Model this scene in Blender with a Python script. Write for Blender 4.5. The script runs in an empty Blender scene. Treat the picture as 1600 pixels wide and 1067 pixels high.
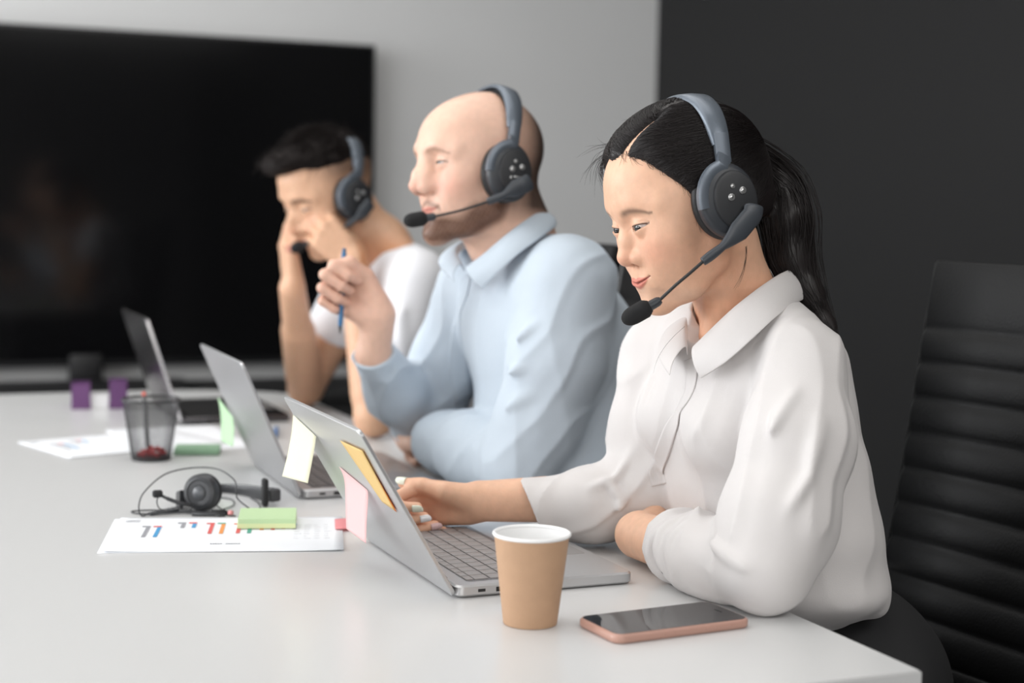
import bpy, bmesh, math, random
import numpy as np
from mathutils import Vector, Matrix

# ------------------------------------------------------------------ camera, light, exposure
# Room frame: +X towards the dark side wall, +Y towards the screen wall, Z up, metres.
SC = bpy.context.scene
F_PX = 2420.0
CAM_POS = np.array([0.0, 0.0, 1.176])
PITCH, ROLL, YAW = 0.0846, 0.0189, math.radians(23.0)
def _camera_axes():
    cp, sp = math.cos(PITCH), math.sin(PITCH)
    f = np.array([0, cp, -sp]); u = np.array([0, sp, cp]); x = np.array([1.0, 0, 0])
    c, s = math.cos(ROLL), math.sin(ROLL)
    x2 = c * x + s * u; u2 = -s * x + c * u
    rz = np.array([[math.cos(YAW), math.sin(YAW), 0], [-math.sin(YAW), math.cos(YAW), 0], [0, 0, 1]])
    return rz @ f, rz @ x2, rz @ u2
CF, CX, CU = _camera_axes()
cam_data = bpy.data.cameras.new('camera')
cam = bpy.data.objects.new('camera', cam_data)
SC.collection.objects.link(cam)
cam_data.sensor_width = 36.0
cam_data.lens = F_PX / 1600.0 * 36.0
cam_data.clip_start = 0.05
M = Matrix.Identity(4)
for i in range(3):
    M[i][0] = CX[i]; M[i][1] = CU[i]; M[i][2] = -CF[i]; M[i][3] = CAM_POS[i]
cam.matrix_world = M
cam_data.dof.use_dof = True
cam_data.dof.focus_distance = 1.80
cam_data.dof.aperture_fstop = 2.9
SC.camera = cam

world = bpy.data.worlds.new('world'); SC.world = world
world.use_nodes = True
bg = world.node_tree.nodes['Background']
bg.inputs[0].default_value = (0.97, 0.985, 1.0, 1)
bg.inputs[1].default_value = 0.45

def area_light(name, loc, target, sx, sy, power, col=(1, 1, 1)):
    ld = bpy.data.lights.new(name, 'AREA'); ld.shape = 'RECTANGLE'
    ld.size = sx; ld.size_y = sy; ld.energy = power; ld.color = col
    o = bpy.data.objects.new(name, ld); SC.collection.objects.link(o)
    o.location = loc
    o.rotation_euler = (Vector(target) - Vector(loc)).to_track_quat('-Z', 'Y').to_euler()
    return o
# daylight from the left of the room, a ceiling panel over the table, added fills
area_light('window_daylight', (-3.3, 1.3, 1.75), (.9, 1.9, 1.0), 3.2, 2.1, 82, (0.96, 0.98, 1.0))
area_light('wall_wash_fill', (-3.3, 4.1, 1.9), (1.6, 4.9, 1.6), 1.6, 2.0, 116, (0.97, 0.985, 1.0))  # added light grazing the screen wall so its left side brightens
area_light('fill_behind_camera', (-1.1, -2.9, 1.7), (1.0, 1.8, 0.9), 2.8, 1.9, 60, (1.0, 0.985, 0.96))  # added fill light standing behind the camera, no window there
area_light('ceiling_panel', (0.3, 2.4, 2.74), (0.3, 2.4, 0), 2.2, 2.4, 28, (1.0, 0.98, 0.95))
area_light('fill_overhead_near', (1.5, -.3, 2.74), (1.3, .6, 0), 1.8, 1.6, 42, (1.0, 0.985, 0.96))  # added overhead fill to lift the back of the blouse
SC.view_settings.view_transform = 'Standard'
SC.view_settings.look = 'None'
SC.view_settings.gamma = 1.0
SC.view_settings.use_curve_mapping = False
SC.view_settings.exposure = 0.06

# ------------------------------------------------------------------ small helpers
def link(o, parent=None):
    SC.collection.objects.link(o)
    if parent is not None: o.parent = parent
    return o
def tag(o, label=None, cat=None, group=None, kind=None):
    if label: o['label'] = label
    if cat: o['category'] = cat
    if group: o['group'] = group
    if kind: o['kind'] = kind
    return o
def thing(name, label, cat, loc=(0, 0, 0), group=None, rotz=0.0):
    o = bpy.data.objects.new(name, None); o.empty_display_size = 0.05
    o.location = loc; o.rotation_euler = (0, 0, rotz)
    link(o); return tag(o, label, cat, group)
def obj_bm(name, bm, mat, parent=None, smooth=True, world_coords=False):
    """link a bmesh as one object; with world_coords the mesh is given in room coordinates"""
    me = bpy.data.meshes.new(name); bmesh.ops.recalc_face_normals(bm, faces=bm.faces[:])
    bm.to_mesh(me); bm.free()
    return obj_me(name, me, mat, parent, smooth, world_coords)
def obj_me(name, me, mat, parent=None, smooth=True, world_coords=False):
    if smooth: me.polygons.foreach_set('use_smooth', [True] * len(me.polygons))
    me.materials.append(mat)
    o = bpy.data.objects.new(name, me); link(o, parent)
    if world_coords and parent is not None:
        bpy.context.view_layer.update()
        me.transform(parent.matrix_world.inverted())
    return o
def sharp(o, ang=35):
    me = o.data
    me.set_sharp_from_angle(angle=math.radians(ang))
    return o

def mat_basic(name, col, rough=0.5, metal=0.0, bump=0.0, bscale=200.0, spec=0.5, noise=0.0, nscale=5.0, coat=0.0, sheen=0.0, emit=None):
    m = bpy.data.materials.new(name); m.use_nodes = True
    nt = m.node_tree; b = nt.nodes['Principled BSDF']
    b.inputs['Base Color'].default_value = (*col, 1)
    b.inputs['Roughness'].default_value = rough
    b.inputs['Metallic'].default_value = metal
    b.inputs['Specular IOR Level'].default_value = spec
    b.inputs['Coat Weight'].default_value = coat
    b.inputs['Sheen Weight'].default_value = sheen
    tc = nt.nodes.new('ShaderNodeTexCoord')
    if noise > 0:
        n = nt.nodes.new('ShaderNodeTexNoise'); n.inputs['Scale'].default_value = nscale; n.inputs['Detail'].default_value = 5
        nt.links.new(tc.outputs['Object'], n.inputs['Vector'])
        mx = nt.nodes.new('ShaderNodeMixRGB'); mx.blend_type = 'MULTIPLY'; mx.inputs[0].default_value = 1
        mx.inputs[1].default_value = (*col, 1)
        r = nt.nodes.new('ShaderNodeMapRange'); r.inputs[1].default_value = .3; r.inputs[2].default_value = .7
        r.inputs[3].default_value = 1 - noise; r.inputs[4].default_value = 1 + noise * .5
        nt.links.new(n.outputs[0], r.inputs[0]); nt.links.new(r.outputs[0], mx.inputs[2])
        nt.links.new(mx.outputs[0], b.inputs['Base Color'])
    if bump > 0:
        n = nt.nodes.new('ShaderNodeTexNoise'); n.inputs['Scale'].default_value = bscale; n.inputs['Detail'].default_value = 3
        nt.links.new(tc.outputs['Object'], n.inputs['Vector'])
        bp = nt.nodes.new('ShaderNodeBump'); bp.inputs['Strength'].default_value = bump; bp.inputs['Distance'].default_value = 0.002
        nt.links.new(n.outputs[0], bp.inputs['Height']); nt.links.new(bp.outputs[0], b.inputs['Normal'])
    return m
def mat_skin(name, sss=0.12, rough=0.48, bump=.12):
    m = mat_basic(name, (.8, .6, .5), rough, bump=bump, bscale=420, spec=.42)
    nt = m.node_tree; b = nt.nodes['Principled BSDF']
    a = nt.nodes.new('ShaderNodeVertexColor'); a.layer_name = 'Col'
    n = nt.nodes.new('ShaderNodeTexNoise'); n.inputs['Scale'].default_value = 55; n.inputs['Detail'].default_value = 4
    mx = nt.nodes.new('ShaderNodeMixRGB'); mx.blend_type = 'MULTIPLY'; mx.inputs[0].default_value = .5
    r = nt.nodes.new('ShaderNodeMapRange'); r.inputs[1].default_value = .3; r.inputs[2].default_value = .7
    r.inputs[3].default_value = .88; r.inputs[4].default_value = 1.06
    nt.links.new(n.outputs[0], r.inputs[0]); nt.links.new(a.outputs[0], mx.inputs[1]); nt.links.new(r.outputs[0], mx.inputs[2])
    nt.links.new(mx.outputs[0], b.inputs['Base Color'])
    b.inputs['Subsurface Weight'].default_value = sss
    b.inputs['Subsurface Radius'].default_value = (1.0, .35, .2)
    b.inputs['Subsurface Scale'].default_value = 0.006
    return m
def mat_vcol(name, rough=.6, bump=0, bscale=200, spec=.5, metal=0):
    m = mat_basic(name, (.5, .5, .5), rough, metal=metal, bump=bump, bscale=bscale, spec=spec)
    nt = m.node_tree; a = nt.nodes.new('ShaderNodeVertexColor'); a.layer_name = 'Col'
    nt.links.new(a.outputs[0], nt.nodes['Principled BSDF'].inputs['Base Color'])
    return m
def lin(h):
    """sRGB 0-255 triple to linear"""
    return tuple(((c / 255) / 12.92 if c / 255 <= .04045 else ((c / 255 + .055) / 1.055) ** 2.4) for c in h)

# ------------------------------------------------------------------ solid modelling with distance fields
def V3(*a): return np.array(a, dtype=np.float32)
def su(a, b, k):
    h = np.clip(.5 + .5 * (b - a) / k, 0, 1)
    return b + (a - b) * h - k * h * (1 - h)
def ss(a, b, k):                      # a minus b
    return -su(-a, b, k)
def cap(P, a, b, ra, rb):
    a = np.asarray(a, np.float32); b = np.asarray(b, np.float32)
    ba = b - a; pa = P - a
    t = np.clip(pa @ ba / max(float(ba @ ba), 1e-12), 0, 1)
    return np.sqrt(((pa - t[:, None] * ba) ** 2).sum(1)) - (ra + t * (rb - ra))
def ell(P, c, r, R=None):
    q = P - np.asarray(c, np.float32)
    if R is not None: q = q @ np.asarray(R, np.float32)
    r = np.asarray(r, np.float32)
    k0 = np.sqrt(((q / r) ** 2).sum(1)); k1 = np.sqrt(((q / r ** 2) ** 2).sum(1)) + 1e-9
    return np.where(k0 < 1e-3, -r.min(), k0 * (k0 - 1) / k1)
def sph(P, c, r): return np.sqrt(((P - np.asarray(c, np.float32)) ** 2).sum(1)) - r
def chain(P, pts, rad, k=.004):
    d = None
    for i in range(len(pts) - 1):
        e = cap(P, pts[i], pts[i + 1], rad[i], rad[i + 1])
        d = e if d is None else su(d, e, k)
    return d
def pdist(P, pts):
    """distance to a polyline and the parameter along it"""
    best = np.full(len(P), 1e9, np.float32); par = np.zeros(len(P), np.float32); n = len(pts) - 1
    for i in range(n):
        a = np.asarray(pts[i], np.float32); ba = np.asarray(pts[i + 1], np.float32) - a; pa = P - a
        t = np.clip(pa @ ba / max(float(ba @ ba), 1e-12), 0, 1)
        e = np.sqrt(((pa - t[:, None] * ba) ** 2).sum(1)); m = e < best
        best[m] = e[m]; par[m] = ((i + t) / n)[m]
    return best, par
def folds(P, fl):
    """soft raised (or, with a negative height, sunken) creases along polylines"""
    s = np.zeros(len(P), np.float32)
    for pts, w, a in fl:
        d, t = pdist(P, pts)
        s += a * np.exp(-(d / w) ** 2) * np.clip(np.minimum(t, 1 - t) * 3, 0, 1)
    return s
def wob(P, sc, seed, n=5):
    r = np.random.RandomState(seed); s = np.zeros(len(P), np.float32)
    for i in range(n):
        w = r.normal(size=3); w /= np.linalg.norm(w)
        s += np.sin(P @ (w * sc * (1 + .6 * r.rand())).astype(np.float32) + r.rand() * 6.28)
    return s / n
def drape(P, ax, sc, seed, squash=.8, n=3):
    """crisp ridges running along ax, as cloth hangs"""
    ax = ax / np.linalg.norm(ax); Q = P - (P @ ax)[:, None] * ax[None] * squash
    w = wob(Q.astype(np.float32), sc, seed, n)
    return np.clip(1 - np.abs(w) * 2.4, 0, 1) ** 1.6
def basis(fwd, up):
    f = np.asarray(fwd, float); f /= np.linalg.norm(f)
    l = np.cross(up, f); l /= np.linalg.norm(l)
    return np.stack([f, l, np.cross(f, l)], 1)

def mesh_sdf(fn, lo, hi, h, lv=3, slack=1.7):
    """sparse surface nets: quad mesh of fn = 0"""
    lo = np.asarray(lo, np.float64); hi = np.asarray(hi, np.float64)
    def ev(p):
        out = np.empty(len(p), np.float32)
        for i in range(0, len(p), 200000): out[i:i + 200000] = fn(p[i:i + 200000].astype(np.float32))
        return out
    sz = h * 2 ** lv
    n = np.ceil((hi - lo) / sz).astype(int)
    c = np.stack(np.meshgrid(*[np.arange(k) for k in n], indexing='ij'), -1).reshape(-1, 3)
    off = np.array([[i, j, k] for i in (0, 1) for j in (0, 1) for k in (0, 1)])
    for l in range(lv, 0, -1):
        s = h * 2 ** l
        d = ev(lo + (c + .5) * s)
        c = c[np.abs(d) < s * .87 * slack + .003]
        c = (c[:, None, :] * 2 + off[None]).reshape(-1, 3)
    N = 1 << 20
    def key(a): return (a[..., 0].astype(np.int64) * N + a[..., 1]) * N + a[..., 2]
    ck = key(c[:, None, :] + off[None])
    uk, inv = np.unique(ck.ravel(), return_inverse=True)
    ci = np.stack([uk // (N * N), (uk // N) % N, uk % N], 1)
    cv = ev(lo + ci * h)
    cv = np.where(cv == 0, 1e-9, cv)
    inv = inv.reshape(-1, 8); v = cv[inv]
    m = (v < 0).any(1) & (v > 0).any(1)
    c = c[m]; v = v[m]; inv = inv[m]
    acc = np.zeros((len(c), 3)); cnt = np.zeros(len(c))
    for a in range(8):
        for b in range(a + 1, 8):
            if np.abs(off[a] - off[b]).sum() != 1: continue
            x = (v[:, a] < 0) != (v[:, b] < 0)
            t = np.where(x, v[:, a] / np.where(x, v[:, a] - v[:, b], 1), 0)
            acc += np.where(x[:, None], off[a] + t[:, None] * (off[b] - off[a]), 0); cnt += x
    vert = lo + (c + acc / cnt[:, None]) * h
    kk = key(c); order = np.argsort(kk); ks = kk[order]
    faces = []
    for ax in range(3):
        b_, c_ = (ax + 1) % 3, (ax + 2) % 3
        e = np.zeros(3, int); e[ax] = 1; eb = np.zeros(3, int); eb[b_] = 1; ec = np.zeros(3, int); ec[c_] = 1
        j = int(e @ [4, 2, 1])
        sel = (v[:, 0] < 0) != (v[:, j] < 0)
        cc = c[sel]; sg = v[sel, 0] < 0
        ids = []; ok = np.ones(len(cc), bool)
        for o_ in (0 * e, -eb, -eb - ec, -ec):
            k_ = key(cc + o_); p = np.searchsorted(ks, k_); p = np.clip(p, 0, len(ks) - 1)
            ok &= ks[p] == k_; ids.append(order[p])
        q = np.stack(ids, 1)
        q = np.where(sg[:, None], q[:, ::-1], q)[ok]
        faces.append(q)
    faces = np.concatenate(faces)
    return vert, faces
def me_from(name, vert, faces, col=None):
    me = bpy.data.meshes.new(name); n = faces.shape[1]
    me.vertices.add(len(vert)); me.vertices.foreach_set('co', np.asarray(vert, np.float32).ravel())
    me.loops.add(faces.size); me.loops.foreach_set('vertex_index', faces.ravel().astype(np.int32))
    me.polygons.add(len(faces))
    me.polygons.foreach_set('loop_start', np.arange(0, faces.size, n, dtype=np.int32))
    me.polygons.foreach_set('loop_total', np.full(len(faces), n, dtype=np.int32))
    me.update(calc_edges=True); me.validate()
    if col is not None:
        a = me.color_attributes.new('Col', 'FLOAT_COLOR', 'POINT')
        cc = np.ones((len(vert), 4), np.float32); cc[:, :3] = col
        a.data.foreach_set('color', cc.ravel())
    return me
def smooth_verts(vert, faces, n=1, f=.5):
    for _ in range(n):
        s = np.zeros_like(vert); c = np.zeros(len(vert))
        for a, b in ((0, 1), (1, 2), (2, 3), (3, 0)):
            np.add.at(s, faces[:, a], vert[faces[:, b]]); np.add.at(c, faces[:, a], 1)
            np.add.at(s, faces[:, b], vert[faces[:, a]]); np.add.at(c, faces[:, b], 1)
        vert = vert + f * (s / np.maximum(c, 1)[:, None] - vert)
    return vert
def solid(name, fn, lo, hi, h, mat, parent, colfn=None, smooth=0):
    v, f = mesh_sdf(fn, lo, hi, h)
    if smooth: v = smooth_verts(v, f, smooth)
    me = me_from(name, v, f, colfn(v) if colfn else None)
    return obj_me(name, me, mat, parent, True, True)

def solid_multi(name, fn, boxes, mat, parent, colfn=None):
    """one mesh, finer where the detail is: boxes of (low corner, high corner, step)"""
    V, F, n = [], [], 0
    for lo, hi, h in boxes:
        v, f = mesh_sdf(fn, lo, hi, h); V.append(v); F.append(f + n); n += len(v)
    V = np.concatenate(V); F = np.concatenate(F)
    return obj_me(name, me_from(name, V, F, colfn(V) if colfn else None), mat, parent, True, True)

# ------------------------------------------------------------------ tubes, boxes, lathes
def tube_bm(bm, pts, rad, n=8, closed=False, flat=None):
    """tube through pts; rad number or list; flat=(k, axis) squashes the section"""
    pts = [Vector(p) for p in pts]; m = len(pts)
    rad = [rad] * m if not hasattr(rad, '__len__') else rad
    prev = None; rings = []
    for i, p in enumerate(pts):
        t = (pts[min(i + 1, m - 1)] - pts[max(i - 1, 0)])
        if closed: t = pts[(i + 1) % m] - pts[i - 1]
        t.normalize()
        if prev is None:
            up = Vector((0, 0, 1)) if abs(t.z) < .9 else Vector((1, 0, 0))
            a = t.cross(up).normalized()
        else:
            a = (prev - t * prev.dot(t)).normalized()
        prev = a; b = t.cross(a)
        rings.append([bm.verts.new(p + (a * math.cos(2 * math.pi * j / n) + b * math.sin(2 * math.pi * j / n)) * rad[i]) for j in range(n)])
    for i in range(m - 1 + (1 if closed else 0)):
        r0, r1 = rings[i], rings[(i + 1) % m]
        for j in range(n): bm.faces.new((r0[j], r0[(j + 1) % n], r1[(j + 1) % n], r1[j]))
    if not closed:
        bm.faces.new(rings[0][::-1]); bm.faces.new(rings[-1])
    return bm
def spline(pts, n=8, closed=False):
    """Catmull-Rom through pts"""
    P = [np.asarray(p, float) for p in pts]; out = []; m = len(P)
    rng = range(m) if closed else range(m - 1)
    for i in rng:
        if closed: p0, p1, p2, p3 = P[i - 1], P[i], P[(i + 1) % m], P[(i + 2) % m]
        else: p0, p1, p2, p3 = P[max(i - 1, 0)], P[i], P[i + 1], P[min(i + 2, m - 1)]
        for j in range(n):
            t = j / n
            out.append(.5 * ((2 * p1) + (-p0 + p2) * t + (2 * p0 - 5 * p1 + 4 * p2 - p3) * t * t + (-p0 + 3 * p1 - 3 * p2 + p3) * t ** 3))
    if not closed: out.append(P[-1])
    return out
def box_bm(bm, x0, x1, y0, y1, z0, z1, bev=0.0, seg=2, mat4=None):
    r = bmesh.ops.create_cube(bm, size=1.0); vs = r['verts']
    for v in vs: v.co = Vector(((x0 + x1) / 2 + v.co.x * (x1 - x0), (y0 + y1) / 2 + v.co.y * (y1 - y0), (z0 + z1) / 2 + v.co.z * (z1 - z0)))
    if bev > 0:
        es = list({e for v in vs for e in v.link_edges})
        g = bmesh.ops.bevel(bm, geom=es, offset=bev, segments=seg, affect='EDGES', profile=.5)
        vs = list({v for f in g['faces'] for v in f.verts} | {v for v in vs if v.is_valid})
        vs = [v for v in vs if v.is_valid]
    if mat4 is not None: bmesh.ops.transform(bm, matrix=mat4, verts=vs)
    return vs
def lathe_bm(bm, prof, n=48, mat4=None):
    rings = []
    for r, z in prof:
        if r < 1e-6: rings.append([bm.verts.new((0, 0, z))])
        else: rings.append([bm.verts.new((r * math.cos(2 * math.pi * j / n), r * math.sin(2 * math.pi * j / n), z)) for j in range(n)])
    for a, b in zip(rings[:-1], rings[1:]):
        for j in range(n):
            k = (j + 1) % n
            if len(a) == 1 and len(b) == 1: continue
            if len(a) == 1: bm.faces.new((a[0], b[k], b[j]))
            elif len(b) == 1: bm.faces.new((a[j], a[k], b[0]))
            else: bm.faces.new((a[j], a[k], b[k], b[j]))
    if mat4 is not None: bmesh.ops.transform(bm, matrix=mat4, verts=[v for r in rings for v in r])
    return bm
def rounded_slab(bm, w, d, z0, z1, r, bev=.001, n=6, cx=0, cy=0):
    """flat slab with rounded corners, centre cx, cy"""
    def ring(z, ins):
        out = []
        for qx, qy, a0 in ((1, 1, 0), (-1, 1, 90), (-1, -1, 180), (1, -1, 270)):
            for i in range(n + 1):
                a = math.radians(a0 + 90 * i / n); rr = max(r - ins, .0002)
                out.append(bm.verts.new((cx + qx * (w / 2 - r) + rr * math.cos(a), cy + qy * (d / 2 - r) + rr * math.sin(a), z)))
        return out
    rs = [ring(z0, bev), ring(z0 + bev, 0), ring(z1 - bev, 0), ring(z1, bev)]
    m = len(rs[0])
    for a, b in zip(rs[:-1], rs[1:]):
        for j in range(m): bm.faces.new((a[j], a[(j + 1) % m], b[(j + 1) % m], b[j]))
    bm.faces.new(rs[0][::-1]); bm.faces.new(rs[-1])
    return bm
# a point of the room seen at pixel x, y of the photograph, D metres deep: used to read positions off the photograph while modelling
def W(x, y, D):
    return CAM_POS + D * (CF + CX * (x - 800) / F_PX - CU * (y - 533.5) / F_PX)
def strands_me(name, lines, rad, mat, parent, tip=.25, sides=3):
    """many fine hairs in one mesh; lines (n, m, 3)"""
    L = np.asarray(lines, np.float64); n, m, _ = L.shape
    T = np.gradient(L, axis=1); T /= np.linalg.norm(T, axis=2)[..., None] + 1e-12
    up = np.tile(np.array([.3, .5, .8]), (n, m, 1)); a = np.cross(T, up); a /= np.linalg.norm(a, axis=2)[..., None] + 1e-12; b = np.cross(T, a)
    r = (rad if hasattr(rad, '__len__') else np.full(n, rad))[:, None] * (1 - (1 - tip) * np.linspace(0, 1, m)[None] ** 2)
    V = np.stack([L + (a * math.cos(2 * math.pi * j / sides) + b * math.sin(2 * math.pi * j / sides)) * r[..., None] for j in range(sides)], 2)  # n,m,s,3
    idx = np.arange(n * m * sides).reshape(n, m, sides); F = []
    for j in range(sides):
        k = (j + 1) % sides
        F.append(np.stack([idx[:, :-1, j], idx[:, :-1, k], idx[:, 1:, k], idx[:, 1:, j]], -1).reshape(-1, 4))
    me = me_from(name, V.reshape(-1, 3), np.concatenate(F))
    return tag(obj_me(name, me, mat, parent, True, True), kind='stuff')
def surf_radius(fn, c, dirs, r0=.02, r1=.2):
    """distance from c along each direction to the surface fn = 0"""
    lo = np.full(len(dirs), r0); hi = np.full(len(dirs), r1)
    for _ in range(16):
        mid = (lo + hi) / 2; ins = fn((c + dirs * mid[:, None]).astype(np.float32)) < 0
        lo = np.where(ins, mid, lo); hi = np.where(ins, hi, mid)
    return lo
def cloth_strip(name, stations, mat, parent, n_across=6, n_along=7, thick=.0016, bulge=.004, z_only=False):
    """collar: stations of (base, fold, leaf) points; stand from base to fold, leaf from fold to the outer edge"""
    B = spline([s[0] for s in stations], n_along); T_ = spline([s[1] for s in stations], n_along); E = spline([s[2] for s in stations], n_along)
    cen = sum(np.asarray(t, float) for t in T_) / len(T_)
    bm = bmesh.new(); rows = []
    for b, t, e in zip(B, T_, E):
        out = (t - cen) * np.array([1, 1, 0]); out /= np.linalg.norm(out) + 1e-9
        row = [b + (t - b) * (i / 4) for i in range(4)]
        row.append(t); row.append(t + (e - t) * .04 + out * bulge * .8)
        for i in range(1, n_across + 1):
            u = i / n_across; row.append(t + (e - t) * u + out * bulge * (1 + 1.2 * math.sin(math.pi * u)))
        rows.append([bm.verts.new(p) for p in row])
    for r0, r1 in zip(rows[:-1], rows[1:]):
        for j in range(len(r0) - 1): bm.faces.new((r0[j], r0[j + 1], r1[j + 1], r1[j]))
    o = obj_bm(name, bm, mat, parent, True, True)
    m = o.modifiers.new('s', 'SOLIDIFY'); m.thickness = thick; m.offset = 0
    m2 = o.modifiers.new('u', 'SUBSURF'); m2.levels = 1; m2.render_levels = 1
    return o
def capsule_path(P, pts, rad, k=.02): return chain(P, pts, rad, k)
def legs_and_seat(parent, y, mat_tr, mat_shoe, hipx=1.10, sc=1.0):
    """trousers sitting on the chair, knees under the table, and two shoes"""
    hx = hipx
    def f(P):
        d = ell(P, (hx + .005, y, .600), (.145 * sc, .185 * sc, .140 * sc))
        for s in (-1, 1):
            d = su(d, chain(P, [(hx, y + s * .09, .56), (hx - .22, y + s * .10, .565), (hx - .42, y + s * .11, .55)], [.088 * sc, .078 * sc, .062 * sc], .03), .03)
            d = su(d, chain(P, [(hx - .42, y + s * .11, .54), (hx - .40, y + s * .11, .30), (hx - .38, y + s * .11, .10)], [.062 * sc, .056 * sc, .050 * sc], .02), .01)
        return d + .002 * wob(P, 60, 3)
    solid('trousers', f, (hx - .56, y - .3, .03), (hx + .22, y + .3, .72), .009, mat_tr, parent, smooth=1)
    for s in (-1, 1):
        def g(P, s=s):
            d = chain(P, [(hx - .37, y + s * .11, .055), (hx - .44, y + s * .115, .045), (hx - .56, y + s * .12, .035)], [.040, .040, .032], .02)
            return np.maximum(d, .006 - P[:, 2])
        solid('shoe', g, (hx - .62, y + s * .11 - .08, 0), (hx - .28, y + s * .11 + .08, .12), .006, mat_shoe, parent)
# ------------------------------------------------------------------ the room
def struct(name, bm, mat):
    o = obj_bm(name, bm, mat, None, False); o['kind'] = 'structure'; return o
WALL_Y, WALL_X = 5.06, 2.70
m_lightwall = mat_basic('light_grey_wall', lin((226, 226, 226)), .9, bump=.05, bscale=120, noise=.02, nscale=2)
m_darkwall = mat_basic('charcoal_wall', lin((16, 16, 17)), .8, bump=.06, bscale=120, noise=.04, nscale=2)
m_floor = mat_basic('grey_carpet', lin((92, 92, 94)), .95, bump=.4, bscale=900, noise=.1, nscale=40)
m_ceiling = mat_basic('white_ceiling', lin((225, 225, 222)), .9)
bm = bmesh.new(); box_bm(bm, -4.0, WALL_X + .1, -3.5, WALL_Y + .1, -.1, 0); struct('floor', bm, m_floor)
bm = bmesh.new(); box_bm(bm, -4.0, WALL_X + .1, -3.5, WALL_Y + .1, 2.80, 2.90); struct('ceiling', bm, m_ceiling)
bm = bmesh.new(); box_bm(bm, -4.0, WALL_X, WALL_Y, WALL_Y + .1, 0, 2.8); struct('wall_back', bm, m_lightwall)
bm = bmesh.new(); box_bm(bm, WALL_X, WALL_X + .1, -3.5, WALL_Y + .1, 0, 2.8); struct('wall_right', bm, m_darkwall)
bm = bmesh.new(); box_bm(bm, -4.1, -4.0, -3.5, WALL_Y + .1, 0, 2.8); struct('wall_left', bm, m_lightwall)
bm = bmesh.new(); box_bm(bm, -4.0, WALL_X, -3.6, -3.5, 0, 2.8); struct('wall_front', bm, mat_basic('grey_wall', lin((120, 120, 120)), .9))
bm = bmesh.new(); box_bm(bm, -4.0, WALL_X, WALL_Y - .012, WALL_Y, 0, .08); struct('baseboard_back', bm, m_ceiling)

# ------------------------------------------------------------------ screen and the low cabinet under it
m_blackgloss = mat_basic('black_screen_glass', (.004, .004, .0045), .10, spec=.35)
m_blackplastic = mat_basic('black_plastic', lin((26, 26, 28)), .5, bump=.05, bscale=300)
m_blackmatte = mat_basic('black_matte', lin((24, 24, 25)), .65)
tv = thing('television', 'large black flat television, switched off, in front of the light grey wall', 'television', (.66, 5.0, .61))
def part(bm, name, mat, parent, smooth=False, ang=None, world=True):
    o = obj_bm(name, bm, mat, parent, smooth or ang is not None, world)
    if ang: sharp(o, ang)
    return o
bm = bmesh.new(); box_bm(bm, -.28, 1.60, 4.975, 5.015, .662, 1.712, .003); part(bm, 'casing', m_blackplastic, tv, ang=35)
bm = bmesh.new(); box_bm(bm, -.268, 1.588, 4.9725, 4.9748, .682, 1.700); part(bm, 'screen', m_blackgloss, tv)
bm = bmesh.new(); box_bm(bm, .66 - .05, .66 + .05, 4.965, 5.005, .615, .70, .006); part(bm, 'stand_neck', m_blackplastic, tv, ang=35)
bm = bmesh.new(); rounded_slab(bm, .62, .24, .606, .616, .05, .002, cx=.66, cy=4.90); part(bm, 'stand_foot', m_blackplastic, tv, ang=35)
cab = thing('sideboard', 'long black low sideboard under the television', 'cabinet', (.6, 4.80, 0))
bm = bmesh.new(); box_bm(bm, -1.4, 2.45, 4.56, 5.04, .580, .605, .003); part(bm, 'top', m_blackmatte, cab, ang=35)
bm = bmesh.new(); box_bm(bm, -1.38, 2.43, 4.60, 5.03, .08, .58); part(bm, 'body', m_blackplastic, cab)
for i in range(5):
    x0 = -1.38 + i * .762
    bm = bmesh.new(); box_bm(bm, x0 + .003, x0 + .759, 4.582, 4.60, .085, .575, .002); d = part(bm, 'door', m_blackmatte, cab, ang=35)
    bm = bmesh.new(); box_bm(bm, x0 + .70, x0 + .715, 4.568, 4.582, .30, .46, .003); part(bm, 'handle', mat_basic('dark_metal', (.1, .1, .1), .3, .9) if i == 0 else bpy.data.materials['dark_metal'], d, ang=35)
for x in (-1.3, 2.35):
    bm = bmesh.new(); box_bm(bm, x - .03, x + .03, 4.64, 5.0, 0, .08); part(bm, 'plinth', m_blackplastic, cab)
sp = thing('speakerphone', 'low black conference speakerphone lying on the sideboard left of the screen stand', 'speaker', (.10, 4.70, .605))
bm = bmesh.new(); lathe_bm(bm, [(0, 0), (.085, 0), (.095, .006), (.092, .030), (.075, .042), (0, .046)], 40); part(bm, 'housing', m_blackmatte, sp, ang=40, world=False)
bm = bmesh.new(); lathe_bm(bm, [(0, .0485), (.05, .0475), (.062, .043), (.060, .040)], 32); part(bm, 'speaker_grille', mat_basic('grey_mesh', lin((70, 70, 72)), .6), sp, ang=40, world=False)

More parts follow.
